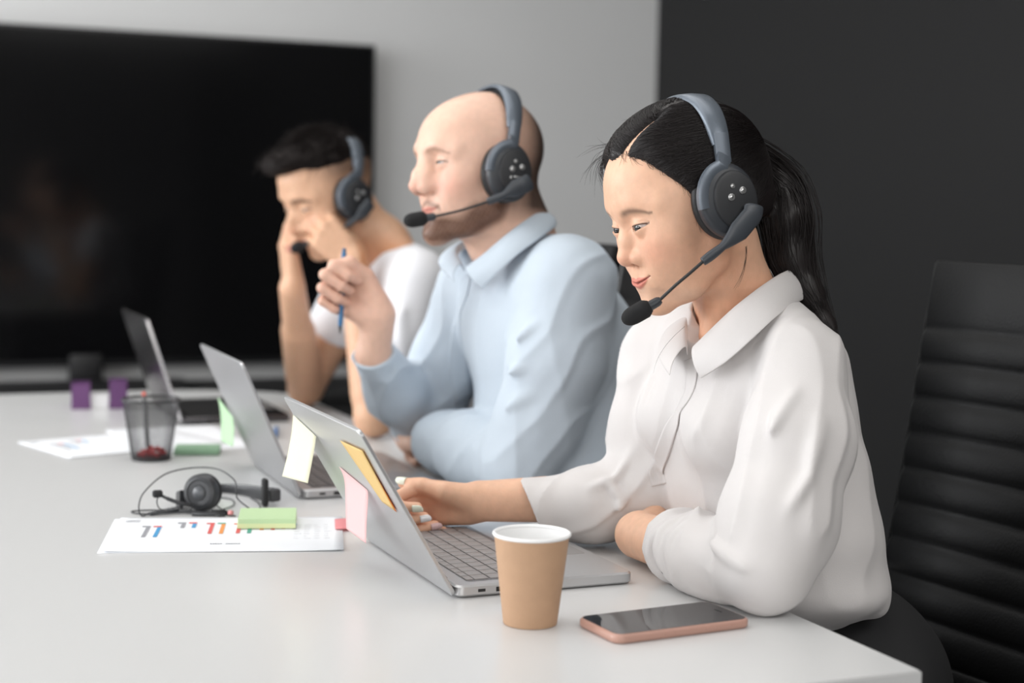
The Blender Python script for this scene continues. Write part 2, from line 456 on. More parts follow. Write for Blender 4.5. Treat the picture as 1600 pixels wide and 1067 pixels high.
# ------------------------------------------------------------------ table
m_table = mat_basic('white_laminate', lin((210, 210, 210)), .28, spec=.5, coat=.0)
tb = thing('conference_table', 'long white conference table with a rounded far end', 'table', (.17, 2.35, 0))
def table_outline(x0, x1, y0, y1, r):
    pts = [(x0, y0), (x1, y0)]
    # straight long side, then a generous curve round the far end
    for i in range(17):
        a = math.radians(90 * i / 16); pts.append((x1 - r + r * math.cos(a), y1 - r * .62 + r * .62 * math.sin(a)))
    for i in range(17):
        a = math.radians(90 + 90 * i / 16); pts.append((x0 + r + r * math.cos(a), y1 - r * .62 + r * .62 * math.sin(a)))
    return pts
def slab(pts, z0, z1, bev=.0015):
    bm = bmesh.new()
    a = [bm.verts.new((x, y, z0)) for x, y in pts]; b = [bm.verts.new((x, y, z1)) for x, y in pts]
    bm.faces.new(a[::-1]); f = bm.faces.new(b); n = len(pts)
    for i in range(n): bm.faces.new((a[i], a[(i + 1) % n], b[(i + 1) % n], b[i]))
    bmesh.ops.bevel(bm, geom=list(f.edges), offset=bev, segments=2, affect='EDGES')
    return bm
part(slab(table_outline(-.60, .9215, 1.165, 3.56, .34), .722, .75), 'tabletop', m_table, tb, ang=30)
bm = bmesh.new(); box_bm(bm, -.42, .70, 1.45, 1.50, .0, .722, .003); part(bm, 'leg', m_table, tb, ang=30)
bm = bmesh.new(); box_bm(bm, -.42, .62, 3.05, 3.10, .0, .722, .003); part(bm, 'leg', m_table, tb, ang=30)
bm = bmesh.new(); box_bm(bm, .12, .17, 1.50, 3.05, .30, .722, .003); part(bm, 'modesty_panel', m_table, tb, ang=30)

# ------------------------------------------------------------------ chairs
m_leather = mat_basic('black_leather', lin((14, 14, 15)), .5, bump=.25, bscale=260, spec=.22)
m_rail = mat_basic('black_rail', (.012, .012, .012), .25, .3)
m_chrome = mat_basic('chrome', (.62, .62, .63), .14, 1.0)
def office_chair(label, loc, rotz, ribs=13, first=None):
    """back faces -X before turning; loc on the floor under the seat"""
    if first is None:
        t = thing('office_chair', label, 'chair', (0, 0, 0), 'high backed black office chairs')
        # ribbed sling back: a side profile swept across the width
        def sling(pts, name, w):
            bm = bmesh.new(); rows = []
            n = len(pts)
            for i, (p, o_) in enumerate(pts):
                rows.append([bm.verts.new((p[0] + o_[0] * k, y, p[1] + o_[1] * k)) for y, k in ((-w / 2, 0), (-w / 2 + .004, .8), (-w / 2 + .010, 1), (-w / 4, 1), (0, 1), (w / 4, 1), (w / 2 - .010, 1), (w / 2 - .004, .8), (w / 2, 0), (w / 2 - .004, -.8), (0, -.8), (-w / 2 + .004, -.8))])
            for a, b in zip(rows[:-1], rows[1:]):
                for j in range(12): bm.faces.new((a[j], a[(j + 1) % 12], b[(j + 1) % 12], b[j]))
            bm.faces.new(rows[0][::-1]); bm.faces.new(rows[-1])
            return obj_bm(name, bm, m_leather, t, True)
        base = spline([(.335, 1.115), (.315, 1.00), (.283, .80), (.245, .62), (.232, .54), (.215, .50)], 40)
        L = [0.0]
        for a, b in zip(base[:-1], base[1:]): L.append(L[-1] + float(np.linalg.norm(b - a)))
        pts = []
        for i, p in enumerate(base):
            tg = base[min(i + 1, len(base) - 1)] - base[max(i - 1, 0)]; tg /= np.linalg.norm(tg); nrm = np.array([tg[1], -tg[0]])
            s_ = L[i]; 
            if s_ < .095: ph = min(s_ / .095, 1); th = .012 + .006 * math.sin(math.pi * ph) ** .4
            else:
                ph = ((s_ - .095) / .0495) % 1.0; th = .0105 + .0085 * (math.sin(math.pi * ph) ** .45)
            pts.append(((p[0], p[1]), (nrm[0] * th, nrm[1] * th)))
        sling(pts, 'backrest', .455)
        sb = spline([(.215, .50), (.10, .472), (-.05, .468), (-.18, .478), (-.235, .462)], 36); pts = []
        L = [0.0]
        for a, b in zip(sb[:-1], sb[1:]): L.append(L[-1] + float(np.linalg.norm(b - a)))
        for i, p in enumerate(sb):
            tg = sb[min(i + 1, len(sb) - 1)] - sb[max(i - 1, 0)]; tg /= np.linalg.norm(tg); nrm = np.array([tg[1], -tg[0]])
            th = .011 + .008 * (math.sin(math.pi * ((L[i] / .0495) % 1.0)) ** .45)
            pts.append(((p[0], p[1]), (nrm[0] * th, nrm[1] * th)))
        sling(pts, 'seat', .455)
        for s in (-1, 1):
            y = s * .236
            bm = bmesh.new()
            tube_bm(bm, spline([(.345, y, 1.112), (.325, y, 1.00), (.292, y, .80), (.255, y, .62), (.225, y, .50), (.10, y, .462), (-.05, y, .458), (-.18, y, .468), (-.238, y, .455)], 8), .0085, 10)
            obj_bm('side_rail', bm, m_rail, t)
            bm = bmesh.new()
            tube_bm(bm, spline([(.262, y + s * .012, .66), (.20, y + s * .03, .675), (.0, y + s * .035, .675), (-.10, y + s * .03, .66), (-.12, y + s * .022, .60), (-.05, y + s * .012, .47)], 8), .010, 10)
            obj_bm('armrest', bm, m_chrome, t)
        bm = bmesh.new(); lathe_bm(bm, [(0, .10), (.026, .10), (.026, .30), (.018, .30), (.018, .44), (0, .44)], 24); sharp(obj_bm('column', bm, m_chrome, t), 40)
        bm = bmesh.new(); box_bm(bm, -.12, .12, -.10, .10, .435, .462, .008); sharp(obj_bm('tilt_mechanism', bm, m_blackmatte, t), 40)
        for k in range(5):
            a = math.radians(72 * k + 10)
            bm = bmesh.new(); tube_bm(bm, [(.02 * math.cos(a), .02 * math.sin(a), .115), (.16 * math.cos(a), .16 * math.sin(a), .105), (.30 * math.cos(a), .30 * math.sin(a), .075)], [.020, .017, .013], 10)
            lg = obj_bm('foot', bm, m_chrome, t)
            bm = bmesh.new(); lathe_bm(bm, [(0, -.011), (.022, -.011), (.028, -.007), (.028, .007), (.022, .011), (0, .011)], 20, Matrix.Translation((.30 * math.cos(a), .30 * math.sin(a), .0285)) @ Matrix.Rotation(a, 4, 'Z') @ Matrix.Rotation(math.pi / 2, 4, 'X'))
            sharp(obj_bm('caster', bm, m_blackmatte, lg), 40)
        r = t
    else:
        def cp(o, par):
            c = o.copy(); SC.collection.objects.link(c); c.parent = par
            for ch in o.children: cp(ch, c)
            return c
        r = cp(first, None); r['label'] = label
    r.location = loc; r.rotation_euler = (0, 0, rotz)
    return r
# ------------------------------------------------------------------ people: heads, hands
def frame(a, p, r):
    """columns forward, left, up of a head that faces -X, turned a towards the camera, bowed p, tilted r (degrees)"""
    a, p, r = map(math.radians, (a, p, r))
    fw = np.array([-math.cos(a) * math.cos(p), -math.sin(a) * math.cos(p), -math.sin(p)])
    lf = np.array([math.sin(a), -math.cos(a), 0.0]); up = np.cross(fw, lf)
    return np.stack([fw, math.cos(r) * lf + math.sin(r) * up, -math.sin(r) * lf + math.cos(r) * up], 1)

class Head:
    """one head; g holds the features that differ between people (head-local metres: x forward, y left, z up)"""
    def __init__(s, o, a, p, r, sc, **g):
        s.o = np.array(o); s.R = frame(a, p, r); s.s = sc
        s.g = dict(eye=(.070, .0315, .008), er=.0122, up=.0042, lo=.0038, ew=.0145, slant=.10, brow=.0, nose_tip=(.104, -.026), nose_w=.0135,
                   nose_r=.0100, bridge=.083, chin=(.066, -.086), chin_r=.0150, jaw_y=.047, jaw_z=-.052, cheek=.022, mouth_z=-.056, mouth_x=.0, smile=.004, lip=1.0, mouth_w=.0260, nose_side=0.0, mid=None, fat=0.0, brow_x=.079, fore=(.034, 0, .050), fore_r=(.052, .057, .050), bridge_r=.0075)
        s.g.update(g)
    def loc(s, P): return ((P - s.o.astype(np.float32)) @ s.R.astype(np.float32)) / s.s
    def wld(s, p): return s.o + s.R @ (np.asarray(p, float) * s.s)
    def mat4(s, scale=True):
        m = Matrix.Identity(4); k = s.s if scale else 1
        for i in range(3):
            for j in range(3): m[i][j] = s.R[i][j] * k
            m[i][3] = s.o[i]
        return m
    def skull(s, q):
        d = ell(q, (-.012, 0, .044), (.094, .0745, .082))
        d = su(d, ell(q, s.g['fore'], s.g['fore_r']), .02)
        return d
    def lipco(s, q):
        """mouth relief: (height above the face, colour mask, distance from the parting line)"""
        g = s.g; hw = g['mouth_w']; t = np.abs(q[:, 1]) / hw; tc = np.clip(t, 0, 1)
        dz = q[:, 2] - (g['mouth_z'] + g['smile'] * tc ** 2 - .0008 * np.exp(-(q[:, 1] / .004) ** 2))
        U = g['lip'] * (.0074 * (1 - tc ** 1.7) - .0011 * np.exp(-(q[:, 1] / .0026) ** 2)) + 1e-5
        Lo = g['lip'] * .0092 * np.clip(1 - tc ** 2, 0, 1) ** .85 + 1e-5
        fr = np.clip((q[:, 0] - .035) / .01, 0, 1) * (t < 1.15)
        up = np.sin(np.pi * np.clip(dz / U, 0, 1) ** .75) * (1 - tc ** 2)
        lo = np.sin(np.pi * np.clip(-dz / Lo, 0, 1) ** .85) * (1 - tc ** 2)
        hgt = (.0026 * up + .0036 * lo) * g['lip'] * fr
        seam = np.abs(dz) + np.clip(t - 1.03, 0, 1) * hw
        m = np.clip(np.minimum(dz / .0012 + .8, (U - dz) / .0012 + .2), 0, 1); m2 = np.clip(np.minimum(-dz / .0012 + .8, (Lo + dz) / .0016 + .1), 0, 1)
        return hgt, np.maximum(m, m2) * fr * (t < 1.02), seam + (1 - fr)
    def sdf(s, q):
        g = s.g; A = np.abs(q) * np.array([0, 1, 0], np.float32) + q * np.array([1, 0, 1], np.float32)   # mirrored left/right
        d = s.skull(q)
        d = su(d, ell(q, (.026, 0, -.008), (.056, .0575 + g['fat'], .076)), .025)
        jz = g['jaw_z']; cx, cz = g['chin']
        jaw = chain(A, [(-.012, g['jaw_y'] + .006, -.015), (.002, g['jaw_y'], jz), (.036, .031 + g['fat'] * .7, (jz + cz) / 2 - .006), (cx - .008, .009, cz)], [.016, .0150, .0150, .0140], .015)
        d = su(d, jaw, .028)
        d = su(d, ell(q, (.026, 0, -.058), (.044, .040 + g['fat'], .028)), .018)
        d = su(d, sph(q, (cx, 0, cz), g['chin_r']), .016)
        d = su(d, sph(A, (.048, .0415, -.014), g['cheek']), .022)                       # cheekbone
        d = su(d, ell(A, (.052, .030, -.038), (.022, .020, .026)), .02)                 # cheek
        d = su(d, ell(A, (.026, .040, .020), (.036, .0265, .036)), .02)                 # temple
        d = su(d, ell(q, (.066 + g['mouth_x'], 0, g['mouth_z'] + .001), (.019, .027, .022)), .014)    # muzzle
        d = su(d, chain(A, [(g['brow_x'], .006, .031), (g['brow_x'] - .006, .028, .034), (g['brow_x'] - .023, .050, .028)], [.008, .0075 , .008], .01) - g['brow'], .014)
        ex, ey, ez = g['eye']
        d = ss(d, sph(A, (ex + .022, ey - .003, ez), .0145), .013)                       # socket
        d = ss(d, sph(A, (ex + .016, ey - .016, ez), .0055), .008)                       # inner corner
        # lids
        er = g['er']; lid = sph(A, (ex, ey, ez), er + .0017)
        wy = A[:, 1] - ey; wz = q[:, 2] - ez - g['slant'] * wy
        w = np.clip(1 - (wy / g['ew']) ** 2, -1, 1)
        open_ = np.maximum(wz - g['up'] * w, -wz - g['lo'] * w)
        open_ = np.maximum(open_, ex - q[:, 0])
        d = su(d, lid, .004)
        crease = np.abs(wz - (g['up'] + .0032) * np.clip(1 - (wy / (g['ew'] * 1.2)) ** 2, 0, 1) - .0004)
        d = d + .0009 * np.exp(-(crease / .0009) ** 2) * (np.abs(wy) < g['ew'] * 1.15) * (q[:, 0] > ex)
        d = ss(d, np.maximum(open_, sph(A, (ex, ey, ez), er + .006)), .0012)
        # nose
        nx, nz = g['nose_tip']; b = g['bridge']; nr = g['nose_r']
        d = su(d, chain(q, [(b - .006, 0, .030), (b - .001, 0, .012), (g['mid'] or (b + nx) / 2 + .001, 0, (nz + .012) / 2), (nx - nr + .001, 0, nz + .002)], [.008, g['bridge_r'], g['bridge_r'] + .0008, nr - .001], .012), .011)
        if g['nose_side']: d = su(d, chain(A, [(b - .006, .008, .012), (b + .001, .0105, -.010), (b + .003, .0115, -.022)], [.008, .0095, .0095], .01), .010)
        d = su(d, sph(q, (nx - nr, 0, nz), nr), .006)
        d = su(d, ell(A, (nx - nr - .0100, g['nose_w'] - .0028, nz - .0025), (.0105, .0066, .0080)), .005)
        d = su(d, chain(A, [(nx - .022, .016, nz - .002), (nx - .036, .020, nz + .006)], [.005, .006], .01), .012)
        d = ss(d, ell(A, (nx - nr - .006, .0062, nz - .0115), (.0058, .0028, .0040)), .003)
        # philtrum, lips
        hgt, _, sm_ = s.lipco(q)
        d = d - hgt + .0022 * np.exp(-(sm_ / .0011) ** 2)
        cr = pdist(A, [(.062, g['mouth_w'] + .0015, g['mouth_z'] + g['smile'] + .003), (.058, g['mouth_w'] + .004, g['mouth_z'] + g['smile'] - .004)])[0]
        d = d + .0012 * np.exp(-(cr / .003) ** 2)
        d = d + .0010 * np.exp(-((pdist(q, [(.083, 0, nz - .012), (.090, 0, g['mouth_z'] + .011)])[0]) / .003) ** 2)
        d = ss(d, sph(q, (cx + .028, 0, (cz + g['mouth_z']) / 2 - .001), .0115), .012)    # fold above the chin
        # ear
        ear = ell(A, (-.012, .0765, .004), (.017, .0055, .029), basis((1, .25, 0), (.25, 0, 1)))
        ear = ss(ear, ell(A, (-.009, .084, .006), (.010, .006, .019)), .004)
        d = su(d, ear, .006)
        return d
    def eyes(s, parent, mat, gaze=(1, 0, -.35), iris=(22, 13, 9), ir=.0072):
        ex, ey, ez = s.g['eye']; g_ = np.array(gaze, float); g_ /= np.linalg.norm(g_)
        for sgn in (1, -1):
            bm = bmesh.new(); bmesh.ops.create_uvsphere(bm, u_segments=72, v_segments=48, radius=s.g['er'])
            me = bpy.data.meshes.new('eye'); bm.to_mesh(me); bm.free()
            v = np.empty(len(me.vertices) * 3, np.float32); me.vertices.foreach_get('co', v); v = v.reshape(-1, 3)
            n = v / np.linalg.norm(v, axis=1)[:, None]; ang = np.arccos(np.clip(n @ g_, -1, 1)) * s.g['er']
            col = np.where((ang < ir)[:, None], np.array(lin(iris)), np.array(lin((188, 172, 166))))
            col = np.where((ang < .0028)[:, None], np.array([.004, .004, .004]), col)
            bulge = 1 + .05 * np.clip(1 - (ang / .006) ** 2, 0, 1)
            v = v * bulge[:, None] + np.array([ex, ey * sgn, ez])
            W = s.o + (v * s.s) @ s.R.T
            f = np.array([list(p.vertices) + [p.vertices[-1]] * (4 - len(p.vertices)) for p in me.polygons])
            bpy.data.meshes.remove(me)
            tri = f[f[:, 2] == f[:, 3]][:, :3]; quad = f[f[:, 2] != f[:, 3]]
            m2 = bpy.data.meshes.new('eye'); m2.from_pydata(W.tolist(), [], tri.tolist() + quad.tolist())
            ca = m2.color_attributes.new('Col', 'FLOAT_COLOR', 'POINT')
            cc = np.ones((len(W), 4), np.float32); cc[:, :3] = col; ca.data.foreach_set('color', cc.ravel())
            obj_me('eye', m2, mat, parent, True, True)

def blend(c, m, col): return c * (1 - m[:, None]) + np.array(col) * m[:, None]
def face_cols(H, P, base, lipcol, browcol, blush=(205, 120, 100), brow_m=.85, lash=1.0):
    q = H.loc(P.astype(np.float32)); g = H.g
    c = np.tile(np.array(base), (len(P), 1)).astype(np.float64)
    A = np.abs(q) * np.array([0, 1, 0]) + q * np.array([1, 0, 1])
    near = np.linalg.norm(q, axis=1) < .16
    def G(cen, r): return np.exp(-(((A - np.array(cen)) / np.array(r)) ** 2).sum(1)) * near
    c = blend(c, .38 * G((.062, .040, -.022), (.03, .022, .02)), lin(blush))
    c = blend(c, .35 * G((g['nose_tip'][0] - .006, 0, g['nose_tip'][1]), (.012, .014, .010)), lin(blush))
    c = blend(c, .5 * G((-.012, .078, 0), (.03, .012, .03)), lin(blush))
    ex, ey, ez = g['eye']
    _, m, sm_ = H.lipco(q); m = m * near
    c = blend(c, m * .72, lipcol)
    c = blend(c, np.exp(-(sm_ / .0009) ** 2) * .8 * near, lin((95, 40, 36)))
    # eyebrow: arched strip over each eye
    bx = A[:, 1]; t = np.clip((bx - .010) / .044, -.2, 1.2)
    bz = ez + .0180 + .0062 * np.sin(np.pi * np.clip(t / .9, 0, 1)) ** .8 + g.get('brow_dz', 0) - .001 * t
    wd = np.where(t < .6, .0036, .0036 * (1 - (t - .6) / .6)) * g.get('brow_w', 1)
    m = np.exp(-((q[:, 2] - bz) / np.maximum(wd, .0008)) ** 2) * ((t > 0) & (t < 1)) * np.clip(t * 5, 0, 1) * (q[:, 0] > .03)
    st = .9 + .1 * np.sin(q[:, 1] * 3300 + q[:, 2] * 1800)
    c = blend(c, m * brow_m * st * near, browcol)
    # lash line
    wy = A[:, 1] - ey; wz = q[:, 2] - ez - g['slant'] * wy; w = np.clip(1 - (wy / g['ew']) ** 2, 0, 1)
    inr = (wy < g['ew'] * 1.15) & (wy > -g['ew'] * .78) & (q[:, 0] > ex)
    m = np.exp(-((wz - g['up'] * w - .0007) / .0010) ** 2) * inr
    c = blend(c, m * lash * .95, lin((28, 18, 16)))
    m = np.exp(-((wz + g['lo'] * w + .0005) / .0007) ** 2) * inr
    c = blend(c, m * lash * .35, lin((90, 50, 42)))
    nz = g['nose_tip'][1]
    m = np.exp(-(((A - np.array([g['nose_tip'][0] - g['nose_r'] - .006, .0062, nz - .0100])) / np.array([.0050, .0024, .003])) ** 2).sum(1)) * near
    c = blend(c, m * .8, lin((60, 25, 20)))
    return c, q, A

class Hand:
    """five fingers on a palm. wrist point, d towards the fingers, n out of the palm; side=+1 if the thumb lies along cross(n, d)"""
    def __init__(s, wrist, d, n, side, curl, thumb, sc=1.0, splay=.0, thumb_pts=None):
        d = np.asarray(d, float); d /= np.linalg.norm(d); n = np.asarray(n, float); n = n - d * (n @ d); n /= np.linalg.norm(n)
        s.w = np.asarray(wrist, float); s.d = d; s.n = n; s.t = side * np.cross(n, d); s.s = sc
        P = lambda f, l, u: s.w + sc * (d * f + s.t * l + n * u)
        s.P = P
        lat = [.027, .0090, -.0095, -.0265]; fw = [.088, .092, .086, .077]; L = [(.042, .025, .021), (.046, .029, .022), (.042, .027, .022), (.033, .020, .019)]
        s.meta = []; s.fing = []; s.tips = []
        for i in range(4):
            m = P(fw[i], lat[i], 0 if i else .001)
            s.meta.append((P(.012, lat[i] * .55, 0), m, .0125 * sc, .0102 * sc))
            pts = [m]; th = 0; c = curl[i] if hasattr(curl[0], '__len__') else curl
            sp = splay * (1.5 - i) ; rad = [(.0098, .0085, .0078, .0066), (.0100, .0087, .0079, .0067), (.0095, .0083, .0075, .0064), (.0085, .0073, .0066, .0058)][i]
            for j in range(3):
                th += math.radians(c[j])
                dd = d * math.cos(th) + n * math.sin(th) + s.t * sp * (1 if j == 0 else .6) * math.cos(th)
                dd /= np.linalg.norm(dd)
                pts.append(pts[-1] + dd * L[i][j] * sc)
            s.fing.append((pts, [r * sc for r in rad]))
            dors = -n * math.cos(th) + d * math.sin(th)
            s.tips.append((pts[2], pts[3], dors, rad[3] * sc))
        if thumb_pts is not None: tp = [P(*a) for a in thumb_pts]
        else: tp = [P(*a) for a in thumb]
        s.th = (tp, [.0150 * sc, .0120 * sc, .0100 * sc, .0078 * sc])
        s.tips.append((tp[2], tp[3], None, .0078 * sc))
    def sdf(s, P_):
        Pf = P_
        d = None
        for a, b, ra, rb in s.meta:
            e = cap(Pf, a, b, ra, rb); d = e if d is None else su(d, e, .010 * s.s)
        d = su(d, cap(Pf, s.P(.028, .012, .008), s.P(.05, .02, .006), .013 * s.s, .012 * s.s), .012)
        d = su(d, cap(Pf, s.P(.022, -.016, .008), s.P(.06, -.02, .005), .012 * s.s, .010 * s.s), .012)
        d = su(d, chain(Pf, s.th[0], s.th[1], .004), .008 * s.s)
        f = None
        for pts, rad in s.fing:
            e = chain(Pf, pts, rad, .003)
            f = e if f is None else su(f, e, .0012)
        return su(d, f, .0045 * s.s)
    def nails(s, parent, mats, sel=range(5), long=1.0, thumb_dors=None, w=.0052):
        for i in sel:
            a, b, dors, r = s.tips[i]
            ax = (b - a) / np.linalg.norm(b - a)
            if dors is None: dors = np.asarray(thumb_dors, float)
            dors = dors - ax * (dors @ ax); dors /= np.linalg.norm(dors)
            sd = np.cross(ax, dors); c0 = b - ax * r * .15
            bm = bmesh.new(); NU, NV = 12, 14; g = []
            for iu in range(NU + 1):
                t = iu / NU; row = []
                x = -.0050 + (.0118 * long) * t
                hw = w * s.s * (1 if t < .55 else math.sqrt(max(1 - ((t - .55) / .47) ** 2, 0.01)))
                for iv in range(NV + 1):
                    u = iv / NV * 2 - 1; an = u * 1.05 * hw / (w * s.s)
                    rr = r * 1.05 - (.0012 * max(t - .3, 0) ** 2)
                    p = c0 + ax * x * s.s + dors * (rr * math.cos(an) + .0006) + sd * rr * math.sin(an) * .92
                    row.append(bm.verts.new(p))
                g.append(row)
            for iu in range(NU):
                for iv in range(NV): bm.faces.new((g[iu][iv], g[iu + 1][iv], g[iu + 1][iv + 1], g[iu][iv + 1]))
            o = obj_bm('fingernail', bm, mats[i % len(mats)], parent, True, True)
            so = o.modifiers.new('s', 'SOLIDIFY'); so.thickness = .0009; so.offset = 0
# ------------------------------------------------------------------ headset (head-local coordinates: x forward, y left, z up)
def make_headset(name, label, MT, M4, parts_group=None, cup=(0.0, .090, .004), top=.146, lean=0.0, boom=None, mic_dir=None, cup_tilt=0.0, text=False, sc=1.0, dots=True):
    root = thing(name, label, 'headset'); root.matrix_world = M4
    bpy.context.view_layer.update()
    cx, cy, cz = cup
    def lean_pt(y, z):      # the band plane leans forward by `lean`
        h = z - cz
        return Vector((cx + h * math.sin(lean), y, cz + h * math.cos(lean)))
    # band: wide flat strip over the crown
    def strip(a0, a1, w0, w1, th, ry, rz_, n=48, off=0.0):
        bm = bmesh.new(); rings = []
        for i in range(n + 1):
            t = i / n; a = a0 + (a1 - a0) * t
            wd = w0 + (w1 - w0) * math.sin(math.pi * t) ** .6
            sx = abs(math.cos(a)) ** .82 * (1 if math.cos(a) > 0 else -1); sz = max(math.sin(a), 0) ** .82 if math.sin(a) > 0 else math.sin(a)
            y = sx * (ry + off); z = cz + .030 + sz * (rz_ - .030 + off)
            y2 = sx * (ry + off + th); z2 = cz + .030 + sz * (rz_ - .030 + off + th)
            p = lean_pt(y, z); q = lean_pt(y2, z2)
            fx = Vector((math.cos(lean), 0, -math.sin(lean)))
            prof = [(-1, 0), (-.96, .62), (-.78, .95), (0, 1.08), (.78, .95), (.96, .62), (1, 0), (.8, -.05), (-.8, -.05)]
            rings.append([bm.verts.new(p + (q - p) * b + fx * wd / 2 * a_) for a_, b in prof])
        m = len(rings[0])
        for r0, r1 in zip(rings[:-1], rings[1:]):
            for j in range(m): bm.faces.new((r0[j], r0[(j + 1) % m], r1[(j + 1) % m], r1[j]))
        bm.faces.new(rings[0][::-1]); bm.faces.new(rings[-1])
        return bm
    hb = obj_bm('headband', strip(math.radians(16), math.radians(164), .021, .032, .0065, .083, top), MT['band'], root); sharp(hb, 50)
    pd_ = obj_bm('headband_cushion', strip(math.radians(35), math.radians(145), .020, .027, .0055, .0825, top - .0050, 40, -.003), MT['foam'], root)
    for sg in (1, -1):
        # slider between band and yoke
        bm = bmesh.new(); pts = []
        for i in range(9):
            t = i / 8; z = cz + .044 + .034 * t
            pts.append((z, cy - .0025 - .0045 * t, .0092 + .0002 * t))
        rings = []
        for z, y, w in pts:
            p = lean_pt(sg * y, z); fx = Vector((math.cos(lean), 0, -math.sin(lean))); q = Vector((0, sg * .0035, 0))
            rings.append([bm.verts.new(p + fx * w * a + q * b) for a, b in ((-1, -.6), (-1, .6), (-.7, 1), (.7, 1), (1, .6), (1, -.6), (.7, -1), (-.7, -1))])
        for r0, r1 in zip(rings[:-1], rings[1:]):
            for j in range(8): bm.faces.new((r0[j], r0[(j + 1) % 8], r1[(j + 1) % 8], r1[j]))
        bm.faces.new(rings[0][::-1]); bm.faces.new(rings[-1])
        sharp(obj_bm('slider', bm, MT['band'], root), 50)
        # ear cup: local disc frame, axis y
        C = Matrix.Translation(Vector((cx, sg * cy, cz))) @ Matrix.Rotation(math.radians(-90 * sg), 4, 'X') @ Matrix.Diagonal((.036 / .036, .043 / .036, 1, 1))
        cupb = bmesh.new()
        prof = [(0, -.010), (.030, -.010), (.0345, -.007), (.0362, -.001), (.0362, .006), (.034, .0095), (.031, .0115), (.0, .0125)]
        lathe_bm(cupb, prof, 64, C)
        co = obj_bm('ear_cup', cupb, MT['shell'], root); sharp(co, 40)
        if sg == 1: co_l = co
        pb = bmesh.new(); tor = []
        for k in range(25):
            a = math.radians(90 - 180 + 360 * k / 24)
            tor.append((.0275 + .0095 * math.cos(a), -.0135 + .0070 * math.sin(a)))
        lathe_bm(pb, tor, 64, C)
        obj_bm('ear_pad', pb, MT['pad'], co)
        # face plate on the outside: raised dark panel
        fb = bmesh.new()
        pl = [(0, .0160), (.0235, .0160), (.0262, .0150), (.0275, .0125), (.028, .010)]
        C2 = C @ Matrix.Translation((-.005 * 1, 0, 0))
        lathe_bm(fb, pl, 56, C2)
        fp = obj_bm('face_plate', fb, MT['plate'], co); sharp(fp, 35)
        # yoke: curved arm around the front of the cup
        yb = bmesh.new(); yp = []
        for k in range(15):
            a = math.radians(95 - 95 * k / 14)   # from the top down to the front
            yp.append((cx + math.cos(a) * .0335, sg * (cy + .0085), cz + math.sin(a) * .0405))
        yp = [tuple(lean_pt(sg * (cy + .0005), cz + .052))] + yp
        rings = []
        for i, p in enumerate(yp):
            p = Vector(p); nx = Vector(yp[min(i + 1, len(yp) - 1)]) - Vector(yp[max(i - 1, 0)]); nx.normalize()
            side_ = nx.cross(Vector((0, 1, 0))).normalized(); hw = .0085 if i < 2 else .0068
            rings.append([bm_v for bm_v in [yb.verts.new(p + side_ * hw * a + Vector((0, sg * .0035 * b, 0))) for a, b in ((-1, -1), (-1, .6), (-.6, 1), (.6, 1), (1, .6), (1, -1))]])
        for r0, r1 in zip(rings[:-1], rings[1:]):
            for j in range(6): yb.faces.new((r0[j], r0[(j + 1) % 6], r1[(j + 1) % 6], r1[j]))
        yb.faces.new(rings[0][::-1]); yb.faces.new(rings[-1])
        sharp(obj_bm('yoke', yb, MT['band'], root), 50)
        if sg == 1 and dots:
            for (dx, dz, r) in ((-.0125, .0075, .0042), (.0035, .004, .0042), (-.0015, .0155, .0027)):
                db = bmesh.new()
                lathe_bm(db, [(0, .0012), (r * .55, .0012), (r * .62, .0005), (r * .8, .0018), (r, .0008), (r, -.001)], 24,
                         Matrix.Translation(Vector((cx + dx - .002, cy + .0162, cz + dz))) @ Matrix.Rotation(math.radians(-90), 4, 'X'))
                tag(obj_bm('button', db, MT['chrome'], co), 'round silver button')
    if text:
        for (x0, x1, z0, z1) in ((-.0130, -.0010, -.0085, -.0060), (.0015, .0050, -.0105, -.0065)):
            tb_ = bmesh.new(); box_bm(tb_, cx + x0, cx + x1, cy + .0155, cy + .0163, cz + z0, cz + z1, .0003)
            tag(obj_bm('label', tb_, MT['chrome'], co_l), 'small pale printed label')
    if boom:
        paddle, arm, mic = boom          # lists of head-local points
        bm = bmesh.new(); P = spline(paddle, 8); m = len(P)
        rad = [(.0125 if i < m * .42 else max(.0125 - (.0125 - .0046) * (i / m - .42) / .25, .0046)) if i < m * .67 else .0046 + (.0058 - .0046) * math.sin((i / m - .67) / .33 * math.pi) for i in range(m)]
        rings = []
        for i, p in enumerate(P):
            t = Vector(P[min(i + 1, m - 1)]) - Vector(P[max(i - 1, 0)]); t.normalize()
            ou = Vector((0, 1, 0)); ou = (ou - t * ou.dot(t)).normalized(); sd = t.cross(ou)
            e = rad[i]; th = min(e, .0048) * .9
            if i < 4: e *= (.55, .8, .93, .99)[i]; th *= (.6, .85, .95, 1)[i]
            rings.append([bm.verts.new(Vector(p) + sd * e * math.cos(2 * math.pi * j / 16) + ou * th * math.sin(2 * math.pi * j / 16)) for j in range(16)])
        for r0, r1 in zip(rings[:-1], rings[1:]):
            for j in range(16): bm.faces.new((r0[j], r0[(j + 1) % 16], r1[(j + 1) % 16], r1[j]))
        bm.faces.new(rings[0][::-1]); bm.faces.new(rings[-1])
        bo = obj_bm('microphone_boom', bm, MT['boom'], root)
        bm = bmesh.new(); tube_bm(bm, spline(arm, 8), .0019, 10); obj_bm('boom_wire', bm, MT['rubber'], bo)
        a = Vector(arm[-1]); b = Vector(mic); ax = (b - a).normalized(); L = (b - a).length
        Mm = Matrix.Translation(a) @ ax.to_track_quat('Z', 'Y').to_matrix().to_4x4()
        bm = bmesh.new(); lathe_bm(bm, [(0, -.003), (.0035, -.003), (.0052, 0), (.0056, .002), (.0060, L * .33), (.0064, L * .33 + .001), (0, L * .33 + .001)], 24, Mm)
